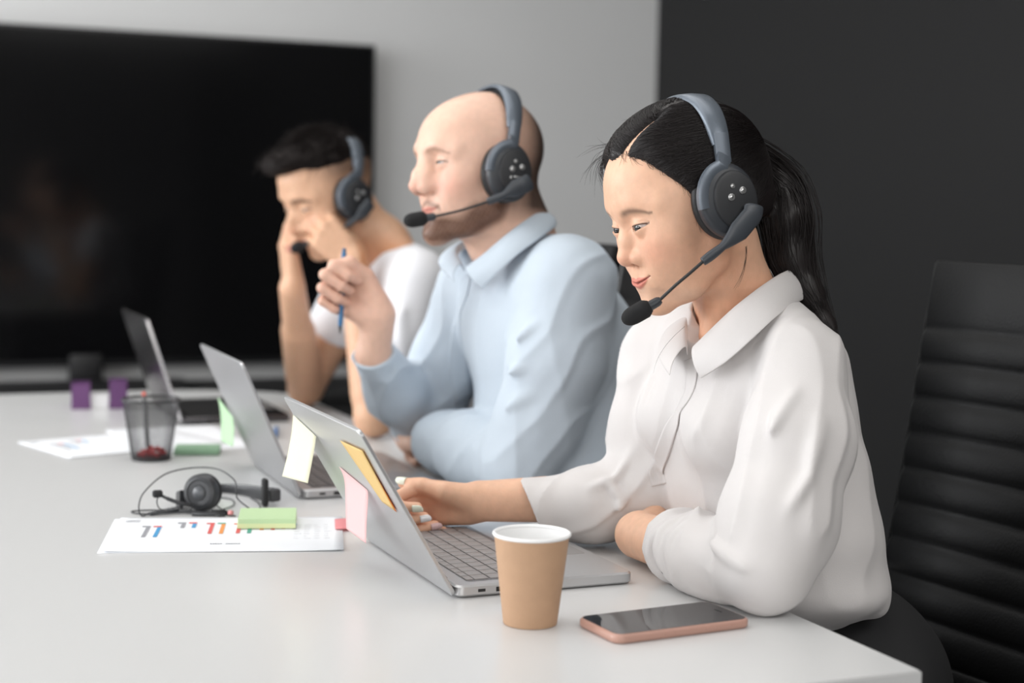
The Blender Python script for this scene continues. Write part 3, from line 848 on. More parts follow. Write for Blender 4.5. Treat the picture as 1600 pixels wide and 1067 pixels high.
        sharp(obj_bm('microphone_collar', bm, MT['shell'], bo), 40)
        bm = bmesh.new(); z0 = L * .28
        pr = [(0, z0), (.0066, z0), (.0088, z0 + .003)] + [(.0108 * math.sin(x) ** .6 if False else .0108 * (1 - max(0, (x - .45) / .55) ** 2.6) ** .5, z0 + .003 + (L - z0 + .006) * x) for x in [.1, .2, .35, .5, .6, .7, .8, .88, .94, .98]] + [(0, L + .009)]
        lathe_bm(bm, pr, 32, Mm)
        obj_bm('microphone_foam', bm, MT['foam'], bo)
    return root
# ------------------------------------------------------------------ things on the table
TZ = .75
m_alu = mat_basic('silver_aluminium', lin((196, 196, 197)), .34, .75, bump=.02, bscale=900)
m_alu2 = mat_basic('grey_aluminium', lin((178, 178, 180)), .36, .75, bump=.02, bscale=900)
m_alu3 = mat_basic('dark_aluminium', lin((84, 82, 84)), .22, .85)
m_key = mat_basic('grey_key', lin((158, 154, 154)), .5, .2)
m_deck = mat_basic('grey_deck', lin((140, 137, 138)), .38, .7)
m_port = mat_basic('port_black', (.01, .01, .01), .5)
m_scr = mat_basic('laptop_glass', (.006, .006, .007), .035)
def laptop(label, loc, rotz, open_deg, W_=.315, D_=.218, ma=m_alu, md=m_deck, mk=m_key, keys=True):
    """local: hinge along +Y from the origin, user at +X"""
    t = thing('laptop', label, 'laptop', loc, None, rotz)
    bm = bmesh.new(); rounded_slab(bm, D_, W_, .0015, .0145, .010, .0022, 6, D_ / 2, W_ / 2)
    base = obj_bm('base', bm, ma, t); sharp(base, 40)
    bm = bmesh.new(); rounded_slab(bm, .112, W_ - .030, .0140, .01475, .004, .0002, 3, .075, W_ / 2); sharp(obj_bm('keyboard_deck', bm, md, base), 40)
    if keys:
        kw, kd = .0178, .0172; pit = .0190; key0 = None
        rows = [(15, .0090, .0240), (14, .0172, .0382), (14, .0172, .0572), (13, .0172, .0762), (12, .0172, .0952), (9, .0172, .1142)]
        for ri, (n, kd, x) in enumerate(rows):
            tot = W_ - .040; w = tot / n; special = None
            for k in range(n):
                y0 = .020 + k * w + .0011; y1 = .020 + (k + 1) * w - .0011
                if ri == 5:
                    edges = [0, 1, 2, 3, 8, 9, 10, 11.3, 12.6, 14]; w5 = tot / 14
                    y0 = .020 + edges[k] * w5 + .0011; y1 = .020 + edges[k + 1] * w5 - .0011
                bm = bmesh.new(); box_bm(bm, x - kd / 2, x + kd / 2, y0, y1, .0146, .0160, .0006, 2)
                sharp(obj_bm('key', bm, mk, base), 40)
    bm = bmesh.new(); rounded_slab(bm, .066, .105, .0144, .01475, .003, .0002, 3, .174, W_ / 2); sharp(obj_bm('trackpad', bm, mat_basic('trackpad_grey', lin((170, 168, 168)), .3, .5), base), 40)
    # ports on the near side (y = 0) and far side
    for xx, w, h, on in ((.030, .009, .0035, 0), (.052, .010, .0055, 0), (.075, .0045, .0045, 0)):
        bm = bmesh.new(); box_bm(bm, xx - w / 2, xx + w / 2, -.0003, .0012, .0078 - h / 2, .0078 + h / 2, .0004); obj_bm('port', bm, m_port, base)
    for fx in (.02, D_ - .02):
        for fy in (.02, W_ - .02):
            bm = bmesh.new(); lathe_bm(bm, [(0, 0), (.005, 0), (.0055, .0016), (0, .0016)], 16, Matrix.Translation((fx, fy, 0))); obj_bm('rubber_foot', bm, m_port, base)
    a = math.radians(180 - open_deg)     # angle of the lid above the table on the far side of the hinge
    Rm = Matrix.Translation((0, 0, .0015)) @ Matrix.Rotation(-a, 4, 'Y').inverted()
    # lid local: u from the hinge outwards (-X), normal towards the user
    Ml = Matrix(((-math.cos(a), 0, math.sin(a), -.001), (0, 1, 0, 0), (math.sin(a), 0, math.cos(a), .0035), (0, 0, 0, 1)))
    bm = bmesh.new(); rounded_slab(bm, D_, W_, -.0022, .0022, .009, .0008, 6, D_ / 2, W_ / 2); bmesh.ops.transform(bm, matrix=Ml, verts=bm.verts[:])
    lid = obj_bm('lid', bm, ma, t); sharp(lid, 40)
    bm = bmesh.new(); rounded_slab(bm, D_ - .008, W_ - .008, .0022, .0027, .005, .0002, 4, D_ / 2, W_ / 2); bmesh.ops.transform(bm, matrix=Ml, verts=bm.verts[:])
    sharp(obj_bm('screen', bm, m_scr, lid), 40)
    bm = bmesh.new(); tube_bm(bm, [(.001, .04, .0125), (.001, W_ - .04, .0125)], .0042, 12); obj_bm('hinge', bm, md, base)
    return t
L1 = laptop('open silver laptop nearest the camera with four sticky notes on its lid', (.600, 1.556, TZ), 0, 120.7)
L2 = laptop('open grey laptop of the bald man with one mint sticky note on its lid', (.593, 2.166, TZ), math.radians(-1), 114, ma=m_alu2, md=mat_basic('grey_deck_dark', lin((112, 110, 112)), .4, .6), mk=mat_basic('dark_grey_key', lin((96, 92, 92)), .5))
L3 = laptop('open dark laptop farthest away, lid nearly upright behind the pencil cup', (.575, 2.975, TZ), 0, 108, W_=.30, D_=.215, ma=m_alu3, md=mat_basic('black_deck', lin((24, 23, 24)), .35), mk=mat_basic('black_key', lin((30, 29, 30)), .5), keys=False)

_a = math.radians(72); _Ml = Matrix(((-math.cos(_a), 0, math.sin(_a), -.001), (0, 1, 0, 0), (math.sin(_a), 0, math.cos(_a), .0035), (0, 0, 0, 1)))
bm = bmesh.new(); box_bm(bm, .004, .211, -.0016, .0004, -.0030, .0030, .0006); bmesh.ops.transform(bm, matrix=_Ml, verts=bm.verts[:])
tag(sharp(obj_bm('edge_trim', bm, mat_basic('polished_edge', lin((206, 204, 206)), .25, .6), L3), 40), 'bright polished edge of the lid')

# sticky notes: curled sheets, rows of (left, right) points
def note(label, rows, col, name='sticky_note', cat='sticky note', group=None, thick=.00025):
    Ls = spline([r[0] for r in rows], 6); Rs = spline([r[1] for r in rows], 6); bm = bmesh.new(); g = []
    for l, r in zip(Ls, Rs):
        g.append([bm.verts.new(l + (r - l) * k / 6) for k in range(7)])
    for a, b in zip(g[:-1], g[1:]):
        for j in range(6): bm.faces.new((a[j], a[j + 1], b[j + 1], b[j]))
    m = mat_basic('paper_' + name, col, .75); 
    nt = m.node_tree; b_ = nt.nodes['Principled BSDF']; tr = nt.nodes.new('ShaderNodeBsdfTranslucent'); tr.inputs[0].default_value = (*col, 1)
    mx = nt.nodes.new('ShaderNodeMixShader'); mx.inputs[0].default_value = .3; out = nt.nodes['Material Output']
    nt.links.new(b_.outputs[0], mx.inputs[1]); nt.links.new(tr.outputs[0], mx.inputs[2]); nt.links.new(mx.outputs[0], out.inputs[0])
    o = obj_bm(name, bm, m, None, True)
    s = o.modifiers.new('s', 'SOLIDIFY'); s.thickness = thick; s.offset = 0
    c = sum((np.array(v.co) for v in o.data.vertices), np.zeros(3)) / len(o.data.vertices)
    o.data.transform(Matrix.Translation(-Vector(c))); o.location = c
    return tag(o, label, cat, group)
def on_lid(px, py, X0, ang, off=.0040):
    """point on the outer face of a leaning lid seen at a pixel; X0 hinge line, ang lid angle above the table"""
    a = math.radians(ang); n = np.array([-math.sin(a), 0, -math.cos(a)]); p0 = np.array([X0, 0, TZ + .003]) + n * off
    r = CF + CX * (px - 800) / F_PX - CU * (py - 533.5) / F_PX
    return CAM_POS + r * float((p0 - CAM_POS) @ n / (r @ n))
def at_xy(px, py, like, dx=0.0, dy=0.0):
    """point seen at a pixel in the vertical plane through `like` facing the camera"""
    like = np.asarray(like) + np.array([dx, dy, 0]); D = float((like - CAM_POS) @ CF)
    r = CF + CX * (px - 800) / F_PX - CU * (py - 533.5) / F_PX
    n = np.array([CF[0], CF[1], 0]); return CAM_POS + r * float((like - CAM_POS) @ n / (r @ n))
a1 = on_lid(458, 648, .600, 59.3); b1 = on_lid(494, 682, .600, 59.3)
note('cream sticky note curling off the top of the nearest laptop lid', [(a1, b1), (at_xy(457, 662, a1, -.002), at_xy(493, 688, b1, -.002)), (at_xy(455, 680, a1, -.012), at_xy(492, 697, b1, -.012)), (at_xy(449, 712, a1, -.016), at_xy(487, 724, b1, -.016)), (at_xy(441, 744, a1, -.018), at_xy(481, 755, b1, -.018))], lin((248, 246, 222)))
a2 = on_lid(530, 729, .600, 59.3); b2 = on_lid(573, 765, .600, 59.3)
note('pale pink sticky note hanging from the middle of the nearest laptop lid', [(a2, b2), (at_xy(536, 742, a2, -.003), at_xy(575, 770, b2, -.003)), (at_xy(539, 758, a2, -.010), at_xy(575, 784, b2, -.010)), (at_xy(540, 790, a2, -.013), at_xy(573, 816, b2, -.013)), (at_xy(541, 826, a2, -.014), at_xy(572, 849, b2, -.014))], lin((250, 214, 214)))
q = [on_lid(*p, .600, 59.3, .0046) for p in ((531, 688), (566, 704), (597, 784), (617, 798))]
note('yellow orange sticky note stuck flat on the nearest laptop lid', [(q[0], q[1]), ((q[0] + q[2]) / 2, (q[1] + q[3]) / 2), (q[2], q[3])], lin((246, 216, 150)))
q = [on_lid(*p, .600, 59.3, .0042) for p in ((582, 738), (587, 742), (609, 792), (620, 800))]
note('narrow deep orange sticky note peeking out under the yellow orange one on the laptop lid', [(q[0], q[1]), ((q[0] + q[2]) / 2, (q[1] + q[3]) / 2), (q[2], q[3])], lin((238, 130, 30)))
a3 = on_lid(340, 620, .593, 66); b3 = on_lid(364, 652, .593, 66)
note('mint green sticky note curling off the grey laptop lid', [(a3, b3), (at_xy(343, 634, a3, -.003), at_xy(365, 660, b3, -.003)), (at_xy(345, 652, a3, -.008), at_xy(366, 672, b3, -.008)), (at_xy(346, 690, a3, -.010), at_xy(364, 698, b3, -.010))], lin((206, 236, 200)))

# paper cup
cup = thing('paper_cup', 'brown kraft paper cup with a white rolled rim in front of the nearest laptop', 'cup', (.638, 1.441, TZ))
m_kraft = mat_basic('kraft_paper', lin((188, 152, 122)), .75, bump=.08, bscale=500, noise=.04, nscale=60)
m_cupwhite = mat_basic('white_cup_paper', lin((240, 240, 240)), .5)
k = .885; H = .1085 * k
bm = bmesh.new(); lathe_bm(bm, [(.0300 * k, .001), (.0310 * k, 0), (.0318 * k, .0012), (.0440 * k, H - .003)], 72); part(bm, 'sleeve', m_kraft, cup, smooth=True, world=False)
bm = bmesh.new(); lathe_bm(bm, [(0, .004), (.0295 * k, .004), (.0428 * k, H - .003)], 72)
for f in bm.faces: f.normal_flip()
part(bm, 'inside', m_cupwhite, cup, smooth=True, world=False)
bm = bmesh.new(); lathe_bm(bm, [((.0440 + .0022 * math.cos(a)) * k, H - .0020 + .0022 * k * math.sin(a)) for a in [math.radians(x) for x in range(-150, 211, 24)]], 72); part(bm, 'rim', m_cupwhite, cup, smooth=True, world=False)

# phone
ph_rot = math.radians(.0)


def pz(px, py, z):
    r = CF + CX * (px - 800) / F_PX - CU * (py - 533.5) / F_PX
    return CAM_POS + r * (z - CAM_POS[2]) / r[2]
c_ = [pz(966, 989, TZ + .0095), pz(1172, 963, TZ + .0095), pz(902, 967, TZ + .0095)]
ang = math.atan2(c_[1][1] - c_[0][1], c_[1][0] - c_[0][0]); pc = (c_[1] + c_[2]) / 2
phone = thing('mobile_phone', 'mobile phone in a rose coloured case lying face up near the table corner', 'phone', (pc[0], pc[1], TZ), None, ang)
m_case = mat_basic('rose_case', lin((182, 142, 128)), .38, bump=.02); 
bm = bmesh.new(); rounded_slab(bm, .164, .081, .0, .0098, .0115, .0022, 8); part(bm, 'case', m_case, phone, ang=50, world=False)
bm = bmesh.new(); rounded_slab(bm, .1585, .0755, .0093, .0100, .0095, .0002, 8); part(bm, 'screen', m_scr, phone, ang=40, world=False)
for x, w in ((.030, .013), (.048, .013), (-.02, .010)):
    bm = bmesh.new(); box_bm(bm, x - w / 2, x + w / 2, -.0410, -.0397, .0040, .0064, .0005); part(bm, 'side_button', m_case, phone, ang=40, world=False)
bm = bmesh.new(); box_bm(bm, .066, .068, -.006, .006, .0100, .0102, .0001); part(bm, 'earpiece', m_port, phone, ang=40, world=False)

# sheets with charts
m_paper = mat_basic('white_paper', lin((236, 238, 242)), .7)
def sheet(label, cx, cy, rot, z, curl=.0, w=.297, h=.210, charts=True, seed=1, nch=6, group='printed reports on the table'):
    t = thing('printed_report', label, 'paper', (cx, cy, z), group, rot)
    def zz(u, v): return .0004 + curl * (max(0, -v - .25) * 2) ** 2 * (.4 + .6 * math.sin((u + .5) * 5.2 + seed)) ** 2 + curl * .3 * (max(0, abs(u) - .35) * 4) ** 2
    bm = bmesh.new(); NX, NY = 24, 18
    g = [[bm.verts.new((w * (i / NX - .5), h * (j / NY - .5), zz(i / NX - .5, j / NY - .5))) for j in range(NY + 1)] for i in range(NX + 1)]
    for i in range(NX):
        for j in range(NY): bm.faces.new((g[i][j], g[i + 1][j], g[i + 1][j + 1], g[i][j + 1]))
    o = obj_bm('sheet', bm, m_paper, t, True); s = o.modifiers.new('s', 'SOLIDIFY'); s.thickness = .0002; s.offset = -1
    if not charts: return t
    rnd = random.Random(seed)
    cols = [lin((150, 150, 156)), lin((70, 150, 200)), lin((216, 96, 92)), lin((232, 150, 80)), lin((80, 160, 140))]
    mats = [mat_basic('ink%d' % i, c, .7) for i, c in enumerate(cols)] + [mat_basic('ink_dark', lin((70, 72, 84)), .7)]
    def bar(x0, x1, y0, y1, mi, par):
        b2 = bmesh.new(); n = 3; r = [[b2.verts.new((x0 + (x1 - x0) * a / n, y0 + (y1 - y0) * b / n, zz((x0 + (x1 - x0) * a / n) / w, (y0 + (y1 - y0) * b / n) / h) + .0007)) for b in range(n + 1)] for a in range(n + 1)]
        for a in range(n):
            for b in range(n): b2.faces.new((r[a][b], r[a + 1][b], r[a + 1][b + 1], r[a][b + 1]))
        return b2
    spec = [(-.108, -.020, .062, (0, 1)), (-.064, .036, .028, (0, 1)), (-.026, -.002, .062, (2, 3)), (.010, .000, .056, (2, 4)), (.040, .020, .034, (3, 2)), (.068, .026, .026, (3, 0))][:nch]
    for (x, y, hh, cc) in spec:
        for q_, mi in enumerate(cc):
            bx = x + q_ * .0145
            ch = obj_bm('chart_bar', bar(bx, bx + .0052, y, y + hh, mi, t), mats[mi], t, False)
            ch2 = obj_bm('chart_bar', bar(bx - .0055, bx + .0052, y + hh, y + hh + .008, mi, t), mats[(mi + 1) % 5] if q_ else mats[mi], t, False)
    tx = bmesh.new()
    def add(x0, x1, y0, y1):
        z_ = zz((x0 + x1) / 2 / w, (y0 + y1) / 2 / h) + .0007
        tx.faces.new([tx.verts.new(p) for p in ((x0, y0, z_), (x1, y0, z_), (x1, y1, z_), (x0, y1, z_))])
    x = -.018
    for k_ in range(11):
        if k_ == 5: x += .004
        add(x, x + .0022, -.064, -.0610); x += .0031
    tx2 = tx
    for r_ in range(7):
        for k_ in range(4): add(.085 + k_ * .013, .085 + k_ * .013 + rnd.uniform(.004, .010), .05 - r_ * .014, .0508 - r_ * .014)
    for r_ in range(3): add(-.14, -.14 + .02, .085 - r_ * .005, .0862 - r_ * .005)
    tag(obj_bm('printed_text', tx, mats[5], t, False), 'dark printed text', kind='stuff')
    return t
cc = (np.array([.321, 2.102]) + np.array([.556, 1.827])) / 2
rot1 = math.atan2(-.084, .291)
sheet('bottom sheet under the curled chart page, corners showing on the left edge', cc[0] - .004, cc[1] + .003, rot1 + .03, TZ + .0001, 0, charts=False, seed=3)
sheet('curled printed page with coloured bar charts under the green note pad', cc[0], cc[1], rot1, TZ + .0006, .005, seed=2)
sheet('printed sheet with small charts lying left of and behind the pencil cup', .430, 2.775, math.radians(17.6), TZ + .0010, .001, seed=5, nch=2)
sheet('printed sheet half under the dark green note block right of the pencil cup', .540, 2.810, math.radians(4), TZ + .0002, 0, w=.210, h=.297, seed=8, nch=1)

def pad(label, cx, cy, rot, w, d, h, top, side, z=TZ, cat='note pad'):
    t = thing('note_pad', label, cat, (cx, cy, z), 'square note pads', rot)
    n = 8
    bm = bmesh.new(); box_bm(bm, -w / 2, w / 2, -d / 2, d / 2, 0, h * .5); obj_bm('lower_sheets', bm, mat_basic('pad_side', side, .8), t, False)
    bm = bmesh.new(); box_bm(bm, -w / 2 + .0006, w / 2 - .0003, -d / 2 + .0004, d / 2, h * .5, h); obj_bm('upper_sheets', bm, mat_basic('pad_top', top, .8), t, False)
    return t
pad('green block of sticky notes lying on the chart page', .503, 2.012, math.radians(-16), .076, .076, .0125, lin((186, 212, 166)), lin((214, 224, 172)), TZ + .0024)
pad('dark green note block on the table right beside the pencil cup', .535, 2.632, math.radians(-15), .076, .060, .010, lin((128, 160, 132)), lin((120, 150, 124)), TZ + .0018)
pad('lime green note block at the far end beside the dark laptop', .700, 3.285, math.radians(-5), .120, .070, .008, lin((190, 210, 160)), lin((196, 214, 170)))
note('small pink index tab sticking out of the chart page', [(pz(523, 811, TZ + .0030), pz(524, 826, TZ + .0030)), (pz(533, 810, TZ + .0040), pz(534, 826, TZ + .0040)), (pz(546, 810, TZ + .0034), pz(547, 826, TZ + .0034))], lin((246, 166, 170)), name='index_tab', cat='index tab')

# wire mesh pencil cup with a few things in it
pc_ = thing('pencil_cup', 'black wire mesh pencil cup standing behind the tangled headset', 'pencil cup', (.449, 2.590, TZ))
m_wire = mat_basic('black_wire', lin((52, 52, 54)), .45, .3)
bm = bmesh.new(); NA, NZ = 72, 46; h_ = .102
def rr(z): return .0315 + (.0465 - .0315) * z / h_
def wire(p, q_, r=.00032):
    p, q_ = Vector(p), Vector(q_); t_ = (q_ - p).normalized(); a = t_.orthogonal().normalized(); b = t_.cross(a)
    A = [bm.verts.new(p + (a * math.cos(x) + b * math.sin(x)) * r) for x in (0, 2.09, 4.19)]; B = [bm.verts.new(q_ + (a * math.cos(x) + b * math.sin(x)) * r) for x in (0, 2.09, 4.19)]
    for i in range(3): bm.faces.new((A[i], A[(i + 1) % 3], B[(i + 1) % 3], B[i]))
for sgn in (1, -1):
    for k_ in range(NA):
        pts = []
        for j in range(13):
            z = .003 + (h_ - .006) * j / 12; a = 2 * math.pi * k_ / NA + sgn * j / 12 * 1.15
            pts.append((rr(z) * math.cos(a), rr(z) * math.sin(a), z))
        for p, q_ in zip(pts[:-1], pts[1:]): wire(p, q_)
tag(obj_bm('mesh_wall', bm, m_wire, pc_, False), None)
bm = bmesh.new(); lathe_bm(bm, [(rr(h_) + .0020 * math.cos(a), h_ - .001 + .0022 * math.sin(a)) for a in [math.radians(x) for x in range(0, 361, 30)]], 56); part(bm, 'rim', m_wire, pc_, smooth=True, world=False)
bm = bmesh.new(); lathe_bm(bm, [(0, 0), (.0315, 0), (.0325, .003), (.0312, .005), (0, .0045)], 48); part(bm, 'bottom', m_wire, pc_, ang=40, world=False)
rnd = random.Random(3)
m_red = mat_basic('red_plastic', lin((170, 40, 44)), .35)
for k_ in range(9):
    a = rnd.uniform(0, 6.28); r_ = rnd.uniform(0, .022); x, y = .449 + r_ * math.cos(a), 2.590 + r_ * math.sin(a); hz = .0052 + (k_ % 2) * .006
    t = thing('push_pin', 'small red push pin lying in the bottom of the pencil cup', 'push pin', (x, y, TZ + hz), 'red push pins in the pencil cup', rnd.uniform(0, 6.28))
    Mp = Matrix.Translation((0, 0, .004)) @ Matrix.Rotation(math.radians(80), 4, 'X')
    bm = bmesh.new(); lathe_bm(bm, [(0, -.006), (.0045, -.006), (.0045, -.004), (.0025, -.003), (.003, .003), (.0042, .004), (.0042, .006), (0, .006)], 16, Mp); part(bm, 'head', m_red, t, ang=40, world=False)
    bm = bmesh.new(); tube_bm(bm, [Mp @ Vector((0, 0, .006)), Mp @ Vector((0, 0, .014))], [.0005, .0001], 6); part(bm, 'pin', m_chrome, t, smooth=True, world=False)
def pen(label, p0, p1, col, r=.0038, cat='pen', tipcol=(.05, .05, .05), name='pen'):
    p0, p1 = Vector(p0), Vector(p1); L = (p1 - p0).length
    t = thing(name, label, cat, p0); t.rotation_euler = (p1 - p0).to_track_quat('Z', 'Y').to_euler()
    bm = bmesh.new(); lathe_bm(bm, [(0, .012), (r * .75, .012), (r, .018), (r, L - .008), (r * .9, L - .006), (0, L - .006)], 20); part(bm, 'barrel', mat_basic('pen_' + cat, col, .35), t, ang=40, world=False)
    bm = bmesh.new(); lathe_bm(bm, [(0, 0), (.0006, .0005), (r * .75, .012), (0, .0125)], 20); part(bm, 'tip', mat_basic('pen_tip', tipcol, .4), t, ang=40, world=False)
    bm = bmesh.new(); lathe_bm(bm, [(0, L - .0065), (r * .8, L - .006), (r * .75, L), (0, L)], 20); part(bm, 'end_cap', mat_basic('pen_cap', (tuple(c * .7 for c in col) if cat == 'pen' else lin((226, 84, 56))), .35), t, ang=40, world=False)
    return t
pen('red pencil standing in the mesh cup, its end just above the rim', (.448, 2.612, TZ + .006), (.4440, 2.6315, TZ + .1085), lin((90, 90, 92)), name='pencil', cat='pencil')
pen('blue pen lying between the grey laptop and the dark laptop', (.700, 2.745, TZ + .0042), (.735, 2.875, TZ + .0042), lin((52, 110, 168)))
# purple desk organiser with a white card block
m_purple = mat_basic('purple_acrylic', lin((140, 96, 150)), .25, spec=.5)
nb = m_purple.node_tree.nodes['Principled BSDF']; nb.inputs['Transmission Weight'].default_value = .45; nb.inputs['IOR'].default_value = 1.3
org = thing('desk_organizer', 'purple translucent desk organizer with two pockets at the far end of the table', 'organizer', (.463, 3.285, TZ), None, math.radians(-8))
def pocket(x0, x1, y0, y1, h, nm):
    bm = bmesh.new(); t_ = .003
    box_bm(bm, x0, x0 + t_, y0, y1, 0, h, .0006); box_bm(bm, x1 - t_, x1, y0, y1, 0, h, .0006); box_bm(bm, x0 + t_, x1 - t_, y0, y0 + t_, 0, h, .0006); box_bm(bm, x0 + t_, x1 - t_, y1 - t_, y1, 0, h, .0006); box_bm(bm, x0 + t_, x1 - t_, y0 + t_, y1 - t_, 0, t_)
    return obj_bm(nm, bm, m_purple, org, False)
pocket(-.056, -.018, -.03, .03, .052, 'pocket'); pocket(.020, .056, -.03, .03, .058, 'pocket')
bm = bmesh.new(); box_bm(bm, -.018, .020, .010, .030, 0, .004, .0006); obj_bm('connecting_base', bm, m_purple, org, False)
cb = bmesh.new(); box_bm(cb, -.0165, .0185, -.022, .009, 0, .028, .0008); ob = obj_bm('card_block', cb, mat_basic('white_card', lin((238, 238, 238)), .7), None, False); ob.location = (.463, 3.285, TZ + .0002); ob.rotation_euler = (0, 0, math.radians(-8))
tag(ob, 'small white block of cards between the two purple pockets', 'card block')

# wired headset lying on the table
hs = thing('wired_headset', 'small black wired headset with tangled cable lying behind the chart page', 'headset', (.46, 2.12, TZ))
m_hs = mat_basic('black_headset_plastic', lin((50, 51, 54)), .38, spec=.5); m_hsd = mat_basic('black_headset_foam', lin((24, 24, 26)), .7)
Cc = W(316, 769, 2.155); 
Mc = Matrix.Translation(Vector(Cc)) @ Vector((-.80, -1.0, .12)).normalized().to_track_quat('Z', 'Y').to_matrix().to_4x4()
bm = bmesh.new(); lathe_bm(bm, [(0, .012), (.010, .012), (.011, .0105), (.017, .0105), (.018, .012), (.0225, .0105), (.0255, .006), (.026, -.001), (.0, -.002)], 48, Mc); c1 = part(bm, 'ear_cup', m_hs, hs, ang=35)
bm = bmesh.new(); lathe_bm(bm, [(.0175 + .0085 * math.cos(a), -.0075 + .0065 * math.sin(a)) for a in [math.radians(x) for x in range(0, 361, 24)]], 48, Mc); part(bm, 'ear_cushion', m_hsd, c1, smooth=True)
bm = bmesh.new(); lathe_bm(bm, [(0, .0135), (.0085, .013), (.009, .0115), (0, .011)], 32, Mc); part(bm, 'logo_disc', mat_basic('grey_disc', lin((84, 86, 90)), .3), c1, smooth=True)
def ribbon(bm, pts, w, th):
    pts = [Vector(p) for p in pts]; rings = []
    for i, p in enumerate(pts):
        t_ = (pts[min(i + 1, len(pts) - 1)] - pts[max(i - 1, 0)]).normalized(); s_ = t_.cross(Vector((0, 0, 1))).normalized()
        rings.append([bm.verts.new(p + Vector((0, 0, w / 2 * a)) + s_ * th / 2 * b) for a, b in ((-1, -.6), (-.8, -1), (.8, -1), (1, -.6), (1, .6), (.8, 1), (-.8, 1), (-1, .6))])
    for a, b in zip(rings[:-1], rings[1:]):
        for j in range(8): bm.faces.new((a[j], a[(j + 1) % 8], b[(j + 1) % 8], b[j]))
    bm.faces.new(rings[0][::-1]); bm.faces.new(rings[-1])
arc = [W(290, 781, 2.19), W(292, 776, 2.24), W(320, 768, 2.29), W(350, 767, 2.30), W(380, 768, 2.28), W(405, 771, 2.25), W(428, 773, 2.22)]
bm = bmesh.new(); ribbon(bm, spline(arc, 8), .021, .004); sharp(obj_bm('headband', bm, m_hs, hs, True, True), 40)
bm = bmesh.new(); ribbon(bm, spline([W(284, 779, 2.16), W(278, 781, 2.18), W(284, 780, 2.20), W(300, 778, 2.21)], 6), .024, .006); sharp(obj_bm('yoke', bm, m_hs, hs, True, True), 40)
tb0 = W(414, 775, 2.20); bm = bmesh.new(); box_bm(bm, tb0[0] - .004, tb0[0] + .004, tb0[1] - .008, tb0[1] + .008, TZ + .0005, TZ + .040, .003); part(bm, 'temple_rest', m_hsd, hs, ang=40)
tb0 = W(430, 773, 2.21); bm = bmesh.new(); box_bm(bm, tb0[0] - .009, tb0[0] + .007, tb0[1] - .007, tb0[1] + .007, tb0[2] - .009, tb0[2] + .009, .003); part(bm, 'temple_arm', m_hs, hs, ang=40)
bm = bmesh.new(); tube_bm(bm, spline([W(300, 790, 2.14), W(282, 786, 2.13), W(262, 779, 2.125), W(250, 773, 2.12)], 8), [.0028] * 17 + [.0022] * 8, 10); mb = obj_bm('microphone_arm', bm, m_hs, hs, True, True)
mp = W(247, 772, 2.12); bm = bmesh.new(); box_bm(bm, mp[0] - .0075, mp[0] + .006, mp[1] - .005, mp[1] + .005, mp[2] - .0045, mp[2] + .0055, .003, 3); part(bm, 'microphone', m_hsd, mb, ang=60)
def cable(pts, r, nm, mat=None):
    bm = bmesh.new(); tube_bm(bm, spline(pts, 10), r, 8); return obj_bm(nm, bm, mat or m_hs, hs, True, True)
t_ = TZ + .0020
cable([pz(368, 806, t_), pz(300, 798, t_), pz(240, 800, t_), pz(222, 806, TZ + .003), W(217, 790, 2.10), W(226, 768, 2.13), W(258, 741, 2.17), W(300, 731, 2.19), W(340, 733, 2.17), W(366, 750, 2.13), W(369, 768, 2.12), W(372, 780, 2.13), pz(392, 796, t_), pz(402, 803, t_)], .0010, 'cable')
cable([pz(300, 797, t_ + .001), pz(280, 800, t_), pz(240, 797, t_ + .001), pz(206, 799, t_), pz(225, 803, t_), pz(300, 801, t_ + .002), pz(345, 806, t_)], .0011, 'cable')
cable([pz(345, 797, t_), pz(365, 789, t_), pz(362, 780, t_), pz(340, 778, t_), pz(338, 788, t_ + .002), pz(352, 800, t_ + .001)], .0009, 'cable')
cable([pz(392, 778, t_), pz(404, 785, t_), pz(408, 798, t_)], .0009, 'cable')
cable([W(249, 774, 2.12), W(245, 784, 2.11), pz(252, 796, t_), pz(275, 793, t_ + .001), pz(300, 795, t_ + .001)], .0009, 'cable')
for a_, b_ in (((235, 803), (285, 797)), ((262, 796), (315, 801)), ((300, 803), (352, 804))):
    bm = bmesh.new(); tube_bm(bm, [pz(*a_, TZ + .0032), pz(*b_, TZ + .0032)], .0024, 10); obj_bm('cable_sleeve', bm, m_hs, hs, True, True)
bm = bmesh.new(); tube_bm(bm, [pz(330, 800, TZ + .0042), pz(352, 801, TZ + .0042), pz(353, 801, TZ + .0042), pz(362, 802, TZ + .0042)], [.0040, .0040, .0030, .0030], 12); pl = obj_bm('plug', bm, m_hsd, hs, True, True)
bm = bmesh.new(); tube_bm(bm, [pz(358, 801.5, TZ + .0042), pz(363, 802, TZ + .0042)], .0040, 12); tag(obj_bm('plug_ring', bm, mat_basic('pink_ring', lin((226, 150, 150)), .4), pl, True, True), 'pink ring')
